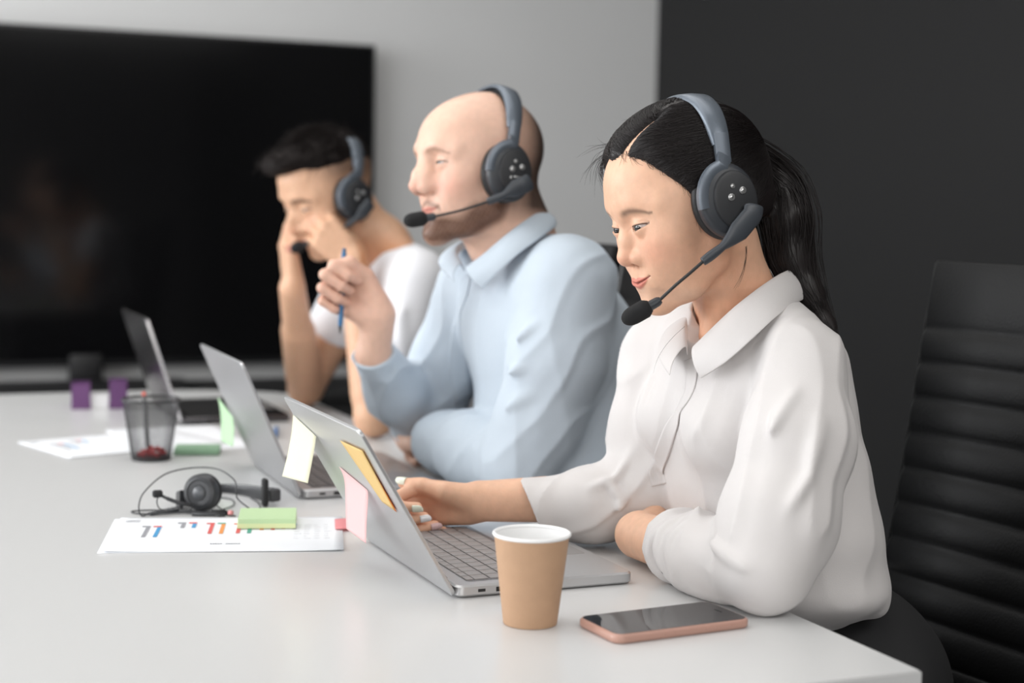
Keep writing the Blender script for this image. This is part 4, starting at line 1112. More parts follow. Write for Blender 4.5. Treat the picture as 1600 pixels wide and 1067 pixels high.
# ------------------------------------------------------------------ the woman in the white blouse
MAT_SKIN_A = mat_skin('skin_warm')
MAT_EYE = mat_vcol('eye', .08, spec=.6)
MAT_HAIR = mat_basic('black_hair', lin((30, 25, 25)), .42, spec=.35)
MAT_BLOUSE = mat_basic('white_blouse', lin((211, 207, 206)), .62, bump=.12, bscale=900, spec=.3, sheen=.15)
MAT_TROUSER = mat_basic('black_trousers', lin((26, 26, 28)), .8)
MAT_SHOE = mat_basic('dark_shoes', lin((30, 28, 28)), .4)
HW = Head((.907, 1.617, 1.1735), -1.0, 17.0, 3.5, 1.0, eye=(.0695, .0282, .0060), er=.0122, up=.0032, lo=.0024, ew=.0168, slant=.16, nose_tip=(.0985, -.0258),
          nose_w=.0155, nose_r=.0100, bridge=.0648, bridge_r=.0066, chin=(.0675, -.0865), chin_r=.0145, jaw_y=.045, cheek=.0235, mouth_z=-.0578, mouth_x=-.0020, smile=.0062, lip=.92, mouth_w=.0245, fat=.0015,
          brow_dz=-.0025, brow_x=.0755, brow_w=1.1, fore=(.034, 0, .046), fore_r=(.0515, .056, .050))
TABLE_Z = .75
LE, LWR = V3(.888, 1.402, .797), V3(.874, 1.660, .785)
RE, RWR = V3(.925, 1.725, .815), V3(.739, 1.830, .7985)
HAND_WR = Hand(RWR, (-.815, .58, -.04), (-.50, -.72, -.42), -1, [(48, 88, 48), (58, 92, 50), (64, 92, 50), (70, 90, 48)],
               [(.016, .018, .006), (.046, .028, .012), (.080, .031, .004), (.110, .029, -.004)], sc=.93)
HAND_WL = Hand(LWR, (.80, .60, .0), (.55, -.75, -.2), 1, [(75, 95, 60)] * 4, [(.016, .010, .012), (.04, .016, .020), (.055, .010, .03), (.065, .0, .036)], sc=.88)
def woman_skin(P):
    H = HW; d = H.sdf(H.loc(P)) * H.s
    d = su(d, chain(P, [H.wld((-.030, 0, -.045)), (.985, 1.628, 1.075), (1.0, 1.62, 1.00)], [.050, .046, .056], .02), .012)
    d = su(d, chain(P, [H.wld((-.018, .030, -.050)), (.948, 1.603, 1.040), (.945, 1.606, 1.015)], [.014, .020, .018]), .018)
    d = su(d, chain(P, [(1.000, 1.62, .98), (1.03, 1.61, .82), (1.09, 1.60, .66)], [.062, .070, .08], .03), .03)
    d = su(d, chain(P, [(.985, 1.60, 1.0), (.978, 1.467, 1.0), (.935, 1.43, .90), LE, LWR], [.05, .038, .036, .033, .0235], .01), .02)
    d = su(d, chain(P, [(.985, 1.62, 1.0), (.955, 1.755, .985), (.945, 1.745, .90), RE, RWR], [.05, .036, .036, .034, .0235], .01), .02)
    for h, w in ((HAND_WR, RWR), (HAND_WL, LWR)):
        d = su(d, h.sdf(P), .012)
    d = su(d, cap(P, (.878, 1.56, .786), (.876, 1.655, .782), .029, .0275), .01)
    d = su(d, cap(P, RWR + V3(0, 0, .008), RE + V3(0, 0, .006), .0205, .028), .01)
    return d
def woman_col(v):
    c, q, A = face_cols(HW, v, lin((230, 184, 155)), lin((208, 104, 96)), lin((60, 42, 36)), brow_m=.72, blush=(214, 128, 106))
    c = blend(c, np.clip(1 - np.linalg.norm(v - HAND_WR.P(.10, 0, .02), axis=1) / .06, 0, 1) * .35, lin((214, 140, 112)))
    c = blend(c, np.exp(-((A - np.array([.0, .055, -.055])) ** 2).sum(1) / .042 ** 2) * .35, lin((205, 128, 88)))  # warmer jaw: skin tone plus shade put into the colour
    c = blend(c, np.clip((-.085 - q[:, 2]) / .025, 0, 1) * (v[:, 2] > .95) * .35, lin((200, 134, 96)))  # tanner neck, part real tone, part painted shading
    return c
def woman_blouse(P):
    d = ell(P, (.990, 1.615, .985), (.082, .150, .095))
    d = su(d, ell(P, (1.005, 1.61, .90), (.098, .150, .13)), .04)
    for y in (1.555, 1.672): d = su(d, sph(P, (.932, y, .925), .047), .035)
    d = su(d, ell(P, (1.035, 1.60, .79), (.108, .165, .12)), .05)
    d = su(d, ell(P, (1.043, 1.60, .738), (.106, .172, .050)), .025)
    d = su(d, chain(P, [(1.00, 1.62, 1.055), (.988, 1.487, 1.020)], [.040, .041]), .03)
    d = su(d, chain(P, [(1.00, 1.62, 1.055), (.965, 1.755, 1.00)], [.040, .046]), .03)
    d = su(d, chain(P, [(1.030, 1.53, 1.00), (1.048, 1.512, .87), (1.070, 1.492, .755), (1.095, 1.472, .722)], [.045, .045, .036, .012], .02), .02)   # back hanging straight
    d = su(d, chain(P, [(.965, 1.585, 1.035), (.955, 1.61, .99)], [.030, .035]), .03)
    # sleeves
    L = chain(P, [(.985, 1.480, 1.008), (.958, 1.440, .925), (.918, 1.415, .84)], [.049, .060, .062], .02)
    L = su(L, chain(P, [(.918, 1.415, .84), LE + V3(.006, -.004, .002), (.880, 1.47, .792), (.872, 1.568, .792)], [.060, .046, .043, .040], .02), .02)
    R = chain(P, [(.958, 1.760, .995), (.945, 1.748, .90), (.928, 1.728, .825)], [.052, .056, .050], .02)
    R = su(R, chain(P, [(.928, 1.728, .822), (.86, 1.752, .803), (.792, 1.792, .795)], [.048, .044, .039], .02), .02)
    # open ends of the sleeves
    lc = V3(.874, 1.556, .794); ln = V3(-.02, .995, 0)
    L = np.where(np.linalg.norm(P - lc, axis=1) < .09, np.maximum(L, (P - lc) @ ln), L)
    L = L - folds(P, FOLD_L) - .0042 * drape(P, V3(.30, .25, .92), 40, 17, .85) * np.clip((P[:, 2] - .80) / .05, 0, 1)
    L = L - folds(P, CUFF_L)
    gather = np.exp(-((P[:, 1] - 1.515) / .030) ** 2) * (P[:, 2] < .86)
    L = L - .0060 * drape(P, V3(.45, .75, .48), 58, 23, .8) * gather
    L = ss(L, cap(P, lc - ln * .012, lc + ln * .04, .030, .033), .004)
    rc = V3(.797, 1.789, .796); rn = V3(-.80, .42, -.42); rn /= np.linalg.norm(rn)
    R = np.where(np.linalg.norm(P - rc, axis=1) < .10, np.maximum(R, (P - rc) @ rn), R)
    R = R - folds(P, FOLD_R) - .0040 * drape(P, V3(.65, -.2, .72), 48, 31, .8)
    R = ss(R, cap(P, rc - rn * .014, rc + rn * .04, .031, .034), .004)
    d = d - folds(P, FOLD_T)
    d = su(d, L, .010); d = su(d, R, .012)
    d = d + .0012 * wob(P, 38, 11) + .0006 * wob(P, 90, 5)
    d = d - .0022 * drape(P, V3(.1, .05, .99), 46, 4, .85)
    # neck opening
    d = ss(d, chain(P, [(.985, 1.628, 1.20), (.985, 1.628, 1.06), (.995, 1.625, 1.035)], [.060, .050, .03]), .006)
    d = ss(d, chain(P, [(.975, 1.622, 1.12), W(1100, 505, 1.80), W(1080, 545, 1.80), W(1079, 548, 1.76)], [.052, .026, .0035, .001]), .003)
    d = ss(d, chain(P, [(.960, 1.622, 1.10), W(1090, 503, 1.840), W(1083, 527, 1.825), W(1080, 542, 1.812)], [.045, .024, .012, .004]), .003)
    # rests on the table
    tb = np.maximum(P[:, 0] - .9215, P[:, 2] - (TABLE_Z + .0004))
    d = np.maximum(d, -tb)
    return d
FOLD_L = [([W(1255, 590, 1.68), W(1215, 650, 1.66), W(1150, 760, 1.62), W(1090, 830, 1.62)], 0.0085, 0.0084),
          ([W(1290, 640, 1.66), W(1265, 740, 1.63), W(1215, 830, 1.60)], 0.0102, 0.0084),
          ([W(1160, 590, 1.72), W(1140, 660, 1.70), W(1105, 740, 1.68)], 0.0076, 0.0070),
          ([W(1080, 800, 1.70), W(1110, 850, 1.66), W(1180, 900, 1.60)], 0.0068, 0.0084),
          ([W(1060, 830, 1.70), W(1075, 870, 1.68), W(1110, 905, 1.66)], 0.0051, 0.0084),
          ([W(1095, 790, 1.70), W(1110, 830, 1.67), W(1108, 890, 1.66)], 0.0051, -0.0084),
          ([W(1040, 820, 1.75), W(1050, 860, 1.74), W(1065, 890, 1.72)], 0.0051, 0.0070),
          ([W(1195, 700, 1.64), W(1150, 790, 1.62)], 0.0085, -0.0056),
          ([W(1250, 780, 1.60), W(1200, 850, 1.58), W(1150, 890, 1.60)], 0.0085, 0.0070)]
FOLD_R = [([W(1000, 690, 1.95), W(960, 745, 1.93), W(910, 765, 1.93)], 0.0076, 0.0084),
          ([W(940, 735, 1.93), W(970, 780, 1.92), W(965, 820, 1.90)], 0.0068, 0.0098),
          ([W(905, 745, 1.93), W(930, 790, 1.91), W(940, 830, 1.90)], 0.0059, -0.0084),
          ([W(820, 768, 1.93), W(870, 765, 1.91), W(925, 770, 1.9)], 0.0068, 0.0056),
          ([W(870, 800, 1.89), W(920, 810, 1.89), W(955, 800, 1.89)], 0.0085, 0.0042)]
FOLD_T = [([W(1180, 545, 1.70), W(1150, 600, 1.71), W(1130, 680, 1.74), W(1120, 740, 1.76)], 0.0068, -0.0070),
          ([W(1100, 620, 1.76), W(1070, 700, 1.78), W(1060, 760, 1.80)], 0.0102, 0.0056),
          ([W(1310, 640, 1.70), W(1300, 740, 1.70), W(1270, 830, 1.68)], 0.0102, -0.0084),
          ([W(1260, 830, 1.66), W(1310, 890, 1.68), W(1370, 925, 1.72)], 0.0085, 0.0098),
          ([W(1240, 860, 1.66), W(1290, 920, 1.68), W(1350, 945, 1.72)], 0.0076, -0.0084),
          ([W(1350, 890, 1.70), W(1375, 930, 1.74)], 0.0085, 0.0084),
          ([W(1230, 910, 1.66), W(1280, 950, 1.68), W(1310, 965, 1.70)], 0.0076, 0.0084),
          ([W(1020, 560, 1.90), W(1015, 640, 1.90), W(1020, 700, 1.90)], 0.0085, -0.0042),
          ([W(1192, 482, 1.72), W(1240, 500, 1.70), W(1290, 540, 1.69)], 0.0051, -0.0035)]
CUFF_L = []
for y0, tilt, a0, a1, am in ((1.552, .10, 40, 330, 0.0076), (1.540, -.25, 120, 300, 0.0085), (1.522, .30, 90, 260, 0.0093), (1.508, -.15, 150, 330, 0.0076), (1.545, .05, 75, 110, -0.0068), (1.530, -.30, 20, 110, 0.0076), (1.496, .25, 100, 210, 0.0076), (1.531, -.10, 140, 250, -0.0059)):
    CUFF_L.append(([V3(.876 + .043 * math.cos(math.radians(p)), y0 + tilt * .043 * math.sin(math.radians(p)) + .008 * math.cos(math.radians(p * 2)), .794 + .043 * math.sin(math.radians(p))) for p in np.linspace(a0, a1, 9)], .0046, am))
def shirt_placket(parent, woman_blouse, path, mat, hw=.0095):
    pts = []
    for x, y in path:
        t = 1.3
        r = CF + CX * (x - 800) / F_PX - CU * (y - 533.5) / F_PX
        for _ in range(120):
            dd = float(woman_blouse((CAM_POS + r * t)[None].astype(np.float32))[0]); t += dd * .7
            if dd < 2e-4: break
        pts.append(CAM_POS + r * t)
    pts = spline(pts, 6); bm = bmesh.new(); rows = []
    for i, p in enumerate(pts):
        tg = pts[min(i + 1, len(pts) - 1)] - pts[max(i - 1, 0)]; tg /= np.linalg.norm(tg)
        e = 1e-3; g = np.array([float(woman_blouse((p + e * np.eye(3)[k])[None].astype(np.float32))[0] - woman_blouse((p - e * np.eye(3)[k])[None].astype(np.float32))[0]) for k in range(3)]); g /= np.linalg.norm(g)
        sd = np.cross(tg, g); sd /= np.linalg.norm(sd)
        row = []
        for u in np.linspace(-1, 1, 9):
            q = p + sd * u * hw
            for _ in range(6): q = q - g * float(woman_blouse(q[None].astype(np.float32))[0])
            row.append(bm.verts.new(q + g * (.0008 + .0004 * abs(u) ** 6 + .0005 * math.sin(i * .5) * (abs(u) > .8))))
        rows.append(row)
    for a, b in zip(rows[:-1], rows[1:]):
        for j in range(8): bm.faces.new((a[j], a[j + 1], b[j + 1], b[j]))
    o = obj_bm('placket', bm, mat, parent, True, True); m = o.modifiers.new('s', 'SOLIDIFY'); m.thickness = .0014; m.offset = 0
    return o
COLLAR_W = [((1081, 556, 1.815), (1083, 542, 1.800), (1098, 592, 1.785)), ((1108, 532, 1.815), (1119, 506, 1.785), (1136, 566, 1.755)),
            ((1140, 508, 1.815), (1150, 477, 1.780), (1172, 533, 1.742)), ((1175, 480, 1.83), (1187, 448, 1.795), (1207, 498, 1.757)),
            ((1203, 462, 1.86), (1215, 429, 1.825), (1233, 476, 1.800)), ((1218, 455, 1.89), (1231, 420, 1.870), (1251, 466, 1.865)),
            ((1203, 455, 1.92), (1213, 418, 1.925), (1232, 452, 1.940)), ((1160, 470, 1.93), (1165, 436, 1.950), (1150, 480, 1.990)),
            ((1110, 500, 1.91), (1108, 468, 1.930), (1058, 503, 1.940)), ((1080, 530, 1.865), (1074, 500, 1.875), (1033, 548, 1.865)),
            ((1074, 556, 1.825), (1072, 541, 1.822), (1051, 588, 1.800))]

HL_AZ = [0, 14, 35, 48, 61, 67, 75, 100, 180]; HL_EL = [35, 39, 32, 21, 5, -9, -24, -34, -34]
def hair_w_local(q):
    d0 = q - V3(-.01, 0, .03)
    az = np.degrees(np.arctan2(np.abs(q[:, 1]), d0[:, 0])); el = np.degrees(np.arctan2(d0[:, 2], np.hypot(d0[:, 0], d0[:, 1])))
    hl = np.interp(az, HL_AZ, HL_EL)
    k = np.clip((el - hl) / 16, -1, 1)
    t = np.where(k > 0, .0005 + .0095 * np.sqrt(np.clip(k, 0, 1)), k * .03)
    part = np.exp(-((q[:, 1] - .020 - .10 * np.clip(.07 - q[:, 0], 0, .1)) / .0032) ** 2) * (q[:, 0] > .010) * (q[:, 2] > .06)
    dyp = q[:, 1] - .020 - .10 * np.clip(.07 - q[:, 0], 0, .1)
    t = t * (1 - .85 * np.exp(-(dyp / .012) ** 2) * np.clip((q[:, 0] - .0) / .02, 0, 1) * (q[:, 2] > .05)) - .008 * part
    t = t + .010 * np.exp(-((q - V3(.052, -.045, .070)) ** 2).sum(1) / .03 ** 2)          # far side falls forward a little
    sk = HW.skull(q)
    lowback = ell(q, (-.045, 0, -.005), (.055, .062, .055))
    sk = su(sk, lowback, .02)
    return sk - t
TAIL = [HW.wld((-.098, .004, .050)), W(1213, 285, 1.885), W(1228, 340, 1.88), W(1236, 400, 1.88), W(1262, 462, 1.87), W(1290, 508, 1.83), W(1312, 540, 1.80)]
TAIL_R = [.018, .026, .030, .027, .019, .010, .003]
def hair_w(P):
    d = hair_w_local(HW.loc(P))
    t = chain(P, TAIL, [r * .86 for r in TAIL_R], .02)
    return su(d, t, .012) + .0009 * wob(P, 120, 4)
def woman_hair(parent):
    rnd = np.random.RandomState(7)
    h = solid('hair', hair_w, HW.o - .22, HW.o + np.array([.3, .2, .2]), .0026, MAT_HAIR, parent)
    c = np.array([-.015, 0, .035]); N = 6200; M_ = 16
    T = np.array([-.1, .004, .05]) - c; T /= np.linalg.norm(T)
    A = np.zeros((N, 3)); B = np.zeros((N, 3))
    for i in range(N):
        side = 1 if rnd.rand() < .62 else -1
        if i % 4 == 0:           # anywhere on the scalp
            az = rnd.uniform(18 if side > 0 else -8, 120); el = np.interp(abs(az), HL_AZ, HL_EL) + rnd.uniform(2, 34)
            a, e = math.radians(az), math.radians(el); A[i] = c + np.array([math.cos(a) * math.cos(e), side * math.sin(a) * math.cos(e), math.sin(e)]) * .09
        elif rnd.rand() < .5:      # from the parting
            x = rnd.uniform(-.04, .070); y = .020 + .10 * max(.07 - x, 0) + side * rnd.uniform(.0026, .008)
            b0 = np.array([x, y, .03]); A[i] = b0 + np.array([0, 0, 1.]) * surf_radius(hair_w_local, b0, np.array([[0, 0, 1.]]), .01, .15)[0]
        else:                    # from the hairline
            az = rnd.uniform(17 if side > 0 else 2, 110); el = np.interp(az, HL_AZ, HL_EL) + rnd.uniform(-1.0, 7)
            a, e = math.radians(az), math.radians(el); dd = np.array([math.cos(a) * math.cos(e), side * math.sin(a) * math.cos(e), math.sin(e)])
            A[i] = c + np.array([.005, 0, -.005]) + dd * .09
        A[i] -= c; A[i] /= np.linalg.norm(A[i])
        fz = rnd.uniform(-.02, .055)
        B[i] = np.array([rnd.uniform(-.02, .03), side * .09, fz]); B[i] /= np.linalg.norm(B[i])
        mixw = .35 + .4 * max(A[i][0], 0)
        B[i] = A[i] * (1 - mixw) + B[i] * mixw + T * .18
    tt = np.linspace(0, 1, M_)[None, :, None]
    D = (1 - tt) ** 2 * A[:, None] + 2 * tt * (1 - tt) * B[:, None] + tt ** 2 * (T[None, None] + rnd.normal(0, .07, (N, 1, 3)))
    D /= np.linalg.norm(D, axis=2)[..., None]
    R = surf_radius(hair_w_local, c, D.reshape(-1, 3), .03, .16).reshape(N, M_)
    lift = rnd.uniform(-.0006, .0016, (N, 1)) + .0012 * np.sin(np.linspace(0, 3.1, M_))[None] * rnd.rand(N, 1) ** 2
    L = c + D * (R + lift)[..., None]
    L = HW.o + (L * HW.s) @ HW.R.T
    strands_me('hair_strands', L, rnd.uniform(.00016, .00036, N), MAT_HAIR, h, .5)
    # pony tail
    N2 = 900; M2 = 22; sp = np.array(spline(TAIL, 6)); ti = np.linspace(0, 1, len(sp)); rr = np.interp(ti, np.linspace(0, 1, len(TAIL_R)), TAIL_R)
    out = []
    for i in range(N2):
        a = rnd.uniform(0, 6.28); f = rnd.uniform(.75, 1.10) if rnd.rand() < .93 else rnd.uniform(1.1, 1.45)
        e = rnd.uniform(.8, 1.0); t = np.linspace(0, e, M2)
        C = np.stack([np.interp(t, ti, sp[:, k]) for k in range(3)], 1); rad = np.interp(t, ti, rr)
        ax = np.gradient(C, axis=0); ax /= np.linalg.norm(ax, axis=1)[:, None]
        u = np.cross(ax, [0.2, 1, 0.1]); u /= np.linalg.norm(u, axis=1)[:, None]; v = np.cross(ax, u)
        aa = a + .5 * np.sin(t * 3 + i)
        out.append(C + (u * np.cos(aa)[:, None] + v * np.sin(aa)[:, None]) * (rad * f)[:, None])
    strands_me('tail_strands', np.array(out), rnd.uniform(.0003, .0006, N2), MAT_HAIR, h, .4)
    # loose wisps: temple, forehead, neck, and the far side
    wl = []
    def wisp(p0, p1, p2, n, jit):
        for _ in range(n):
            j = rnd.normal(0, jit, (3, 3)); a, b, c_ = np.array(p0) + j[0] * .6, np.array(p1) + j[1], np.array(p2) + j[2] * 1.6
            t = np.linspace(0, 1, 14)[:, None]; wl.append((1 - t) ** 2 * a + 2 * t * (1 - t) * b + t * t * c_)
    G_ = HW.wld
    wisp(W(958, 235, 1.86), W(925, 262, 1.87), W(948, 288, 1.87), 26, .004)
    wisp(W(965, 232, 1.86), W(925, 240, 1.87), W(922, 285, 1.88), 12, .006)
    wisp(W(975, 228, 1.86), W(940, 225, 1.87), W(918, 232, 1.88), 8, .006)
    for k in range(45):
        az = rnd.uniform(10, 66); el = np.interp(az, HL_AZ, HL_EL) + 2; a, e = math.radians(az), math.radians(el)
        dirs = []
        for m_, (da, de) in enumerate(((0, 0), (rnd.uniform(-3, 5), -rnd.uniform(3, 6)), (rnd.uniform(0, 12), -rnd.uniform(3, 11)))):
            a2, e2 = a + math.radians(da), e + math.radians(de)
            dirs.append([math.cos(a2) * math.cos(e2), math.sin(a2) * math.cos(e2), math.sin(e2)])
        dirs = np.array(dirs); c2 = np.array([-.01, 0, .03])
        r2 = surf_radius(lambda q: HW.sdf(q), c2, dirs, .03, .16) + np.array([.0005, .0014, .0008])
        pp = [HW.wld(c2 + d_ * r_) for d_, r_ in zip(dirs, r2)]
        t = np.linspace(0, 1, 14)[:, None]; wl.append((1 - t) ** 2 * pp[0] + 2 * t * (1 - t) * pp[1] + t * t * pp[2])
    wisp(W(1166, 385, 1.80), W(1168, 420, 1.79), W(1152, 452, 1.79), 5, .0012)
    wisp(W(1088, 300, 1.77), W(1086, 330, 1.765), W(1092, 352, 1.765), 22, .0022)
    wisp(W(1070, 510, 1.835), W(1026, 546, 1.845), W(1022, 582, 1.838), 1, .0003)
    wisp(W(1060, 175, 1.85), W(1010, 172, 1.85), W(980, 205, 1.86), 10, .004)
    strands_me('loose_hairs', np.array(wl), np.full(len(wl), .00022), MAT_HAIR, h, .3)
    return h
#BUILD
def build_woman():
    p = thing('person', 'woman in a white blouse and headset with a black ponytail, looking down at her laptop', 'person', (1.0, 1.61, 0))
    solid_multi('body', woman_skin, [((.70, 1.40, 1.0755), (1.10, 1.80, 1.36), .0012), ((.56, 1.70, .755), (.7905, 2.00, .90), .0014), ((.7895, 1.30, .62), (1.25, 1.95, 1.0765), .0028)], MAT_SKIN_A, p, woman_col)
    HW.eyes(p, MAT_EYE, gaze=(1, .27, -.26))
    solid('blouse', woman_blouse, (.74, 1.30, .67), (1.25, 1.85, 1.13), .0025, MAT_BLOUSE, p, smooth=1)
    bl = cloth_strip('collar', [[W(*b), W(*t), W(*e)] for b, t, e in COLLAR_W], MAT_BLOUSE, p)
    shirt_placket(p, woman_blouse, [(1079, 560), (1081, 590), (1070, 625), (1052, 665), (1036, 705), (1027, 736), (1030, 758)], MAT_BLOUSE)
    woman_hair(p)
    mint = mat_basic('mint_nail_polish', lin((236, 240, 222)), .12, coat=.6); wh = mat_basic('white_nail_polish', lin((240, 240, 242)), .12, coat=.6); pk = mat_basic('pink_nail_polish', lin((225, 190, 190)), .2, coat=.6, noise=.25, nscale=900)
    HAND_WR.nails(p, [mint, wh, pk, pk, mint], long=1.3, w=.0060, thumb_dors=(-.35, -.55, .75))
    legs_and_seat(p, 1.60, MAT_TROUSER, MAT_SHOE, hipx=1.12, sc=.92)
    return p
# ------------------------------------------------------------------ the bald man in the light blue shirt
MAT_SHIRT = mat_basic('light_blue_shirt', lin((192, 203, 214)), .8, bump=.12, bscale=700, spec=.25, sheen=.1)
HM = Head((.8664, 2.1882, 1.227), 6.2, -2.4, 4.7, 1.007, eye=(.0690, .0315, .0100), er=.0122, up=.0020, lo=.0014, ew=.0145, slant=.02, nose_tip=(.1110, -.0235),
          nose_w=.0138, nose_r=.0088, bridge=.0890, mid=.0975, bridge_r=.0062, nose_side=1, chin=(.0690, -.0900), chin_r=.0180, jaw_y=.054, cheek=.0220, mouth_z=-.0580, mouth_x=-.001, smile=.0040, lip=.85, fat=.004,
          brow_dz=-.004, brow_x=.0840, brow=.0015, fore=(.036, 0, .044), fore_r=(.0560, .060, .056))
def cam_dir(r, u, f): return CX * r + CU * u + CF * f
M_LE, M_LW = V3(.892, 2.060, .802), V3(.862, 2.330, .800)
M_RE, M_RW = V3(.868, 2.440, .800), W(592, 492, 2.40)
HAND_MR = Hand(M_RW, cam_dir(-.78, .55, -.06), cam_dir(-.10, -.05, -1), -1, [(82, 98, 46), (84, 100, 46), (86, 100, 46), (88, 98, 46)],
               [(.016, .020, .008), (.048, .038, .014), (.078, .042, .030), (.094, .026, .042)], sc=1.04)
HAND_ML = Hand(M_LW, (-.10, .98, 0), (.4, 0, -.9), 1, [(70, 90, 50)] * 4, [(.016, .020, .006), (.04, .035, .012), (.06, .03, .03), (.08, .02, .04)], sc=.95)
def man_skin(P):
    H = HM; d = H.sdf(H.loc(P)) * H.s
    d = su(d, chain(P, [H.wld((-.026, 0, -.050)), (.925, 2.190, 1.125), (.955, 2.185, 1.06)], [.062, .060, .07], .02), .015)
    d = su(d, chain(P, [H.wld((-.052, 0, -.020)), (.940, 2.187, 1.14)], [.046, .048], .02), .02)
    d = su(d, chain(P, [(.98, 2.185, 1.0), (1.02, 2.18, .80), (1.07, 2.18, .66)], [.09, .10, .11], .03), .03)
    d = su(d, chain(P, [(.965, 2.16, 1.05), (.955, 2.045, 1.05), (.925, 2.05, .92), M_LE, M_LW], [.06, .045, .045, .040, .029], .01), .02)
    d = su(d, chain(P, [(.965, 2.20, 1.05), (.93, 2.34, 1.03), (.90, 2.40, .90), M_RE, W(583, 554, 2.43), M_RW], [.06, .045, .045, .040, .0265, .0265], .01), .02)
    for h in (HAND_MR, HAND_ML): d = su(d, h.sdf(P), .014)
    return d
def man_col(v):
    H = HM; base = lin((226, 186, 165))
    c, q, A = face_cols(H, v, base, lin((206, 120, 108)), lin((120, 84, 64)), brow_m=.55, blush=(222, 128, 112), lash=.9)
    near = (np.linalg.norm(q, axis=1) < .16)
    st = 1 + .12 * np.sin(q[:, 0] * 2500) * np.sin(q[:, 2] * 2900)
    m = np.clip((-.020 - q[:, 0] + .15 * np.clip(.03 - q[:, 2], 0, .1)) / .058, 0, 1) * np.clip((q[:, 2] + .075) / .03, 0, 1) * near
    c = blend(c, np.clip(m * st, 0, 1) * .94, lin((40, 30, 26)))
    m2 = np.clip((q[:, 2] - .105) / .02, 0, 1) * (q[:, 1] < .02) * near
    c = blend(c, m2 * .35, lin((110, 84, 70)))
    # beard along the jaw, chin and upper lip
    g = H.g; cx, cz = g['chin']
    dj, par = pdist(A.astype(np.float32), [(.000, g['jaw_y'] + .012, -.012), (.008, g['jaw_y'] + .006, -.055), (.040, .036, -.080), (cx + .004, .008, cz + .004)])
    b = np.clip(1 - (dj - .016) / .014, 0, 1)
    b = b * np.clip((-.030 - q[:, 2]) / .02, 0, 1)
    ch = np.clip(1 - (np.linalg.norm((A - np.array([cx + .008, 0, cz + .008])) / np.array([1, 1.25, 1]), axis=1) - .018) / .008, 0, 1)
    mo = np.exp(-((q[:, 2] - (g['mouth_z'] + .0135 - A[:, 1] * .35)) / .0055) ** 2) * (A[:, 1] < .030) * (q[:, 0] > .055)
    lips = H.lipco(q)[1]
    bb = np.clip(np.maximum(np.maximum(b, ch * .9), mo * .7), 0, 1) * (1 - lips) * near
    c = blend(c, np.clip(bb * .92 * st, 0, 1), lin((96, 64, 48)))
    c = blend(c, np.clip(1 - np.linalg.norm(v - HAND_MR.P(.07, 0, .02), axis=1) / .09, 0, 1) * .25, lin((226, 150, 130)))
    return c
def man_shirt(P):
    d = ell(P, (.962, 2.185, 1.015), (.100, .185, .100))
    d = su(d, ell(P, (1.005, 2.18, .93), (.125, .178, .15)), .05)
    d = su(d, ell(P, (1.015, 2.17, .80), (.140, .185, .13)), .05)
    d = su(d, chain(P, [(.955, 2.19, 1.105), (.952, 2.055, 1.070)], [.046, .062]), .04)
    d = su(d, chain(P, [(.968, 2.19, 1.110), (.930, 2.335, 1.055)], [.055, .058]), .04)
    d = su(d, chain(P, [(1.010, 2.15, 1.00), (1.050, 2.12, .92), (1.055, 2.12, .80)], [.060, .062, .06], .02), .03)
    L = chain(P, [(.960, 2.050, 1.072), (.938, 2.040, .96), (.915, 2.045, .87), (.896, 2.062, .812)], [.068, .070, .064, .058], .02)
    L = su(L, chain(P, [(.896, 2.062, .812), (.875, 2.20, .808), (.862, 2.315, .806)], [.058, .054, .050], .02), .02)
    R = chain(P, [(.925, 2.335, 1.045), (.905, 2.395, .93), (.880, 2.435, .825)], [.062, .060, .056], .02)
    rc = W(583, 552, 2.43)
    R = su(R, chain(P, [(.880, 2.435, .822), (M_RE + rc) / 2 + V3(0, 0, .005), rc], [.056, .048, .033], .02), .02)
    lc = V3(.862, 2.315, .806)
    L = np.where(np.linalg.norm(P - lc, axis=1) < .09, np.maximum(L, (P - lc) @ V3(-.1, .99, 0)), L)
    rn = (M_RW - (M_RE + rc) / 2); rn = rn / np.linalg.norm(rn)
    R = np.where(np.linalg.norm(P - rc, axis=1) < .10, np.maximum(R, (P - rc) @ rn.astype(np.float32)), R)
    L = L - folds(P, FOLD_ML) - .0034 * drape(P, V3(.5, -.5, .7), 42, 41, .8); R = R - folds(P, FOLD_MR) - .0034 * drape(P, V3(.7, .5, .3), 46, 43, .8)
    R = ss(R, cap(P, rc - rn * .015, rc + rn * .05, .0285, .0295), .004)
    L = ss(L, cap(P, lc - V3(0, .012, 0), lc + V3(0, .05, 0), .038, .040), .004)
    d = d - folds(P, FOLD_MT)
    d = su(d, L, .012); d = su(d, R, .014)
    d = d - .0020 * drape(P, V3(.1, .1, .98), 36, 44, .8)
    d = d + .0016 * wob(P, 34, 21) + .0007 * wob(P, 85, 8)
    d = ss(d, chain(P, [(.955, 2.187, 1.30), (.950, 2.187, 1.13), (.955, 2.187, 1.09)], [.080, .068, .04]), .008)
    d = ss(d, chain(P, [(.930, 2.19, 1.18), W(735, 395, 2.31), W(727, 418, 2.31), W(727, 421, 2.26)], [.06, .022, .004, .001]), .004)
    tb = np.maximum(P[:, 0] - .9215, P[:, 2] - (TABLE_Z + .0004))
    return np.maximum(d, -tb)
def _f(pts, D, w, a): return ([W(x, y, D if not hasattr(D, '__len__') else D[i]) for i, (x, y) in enumerate(pts)], w, a)
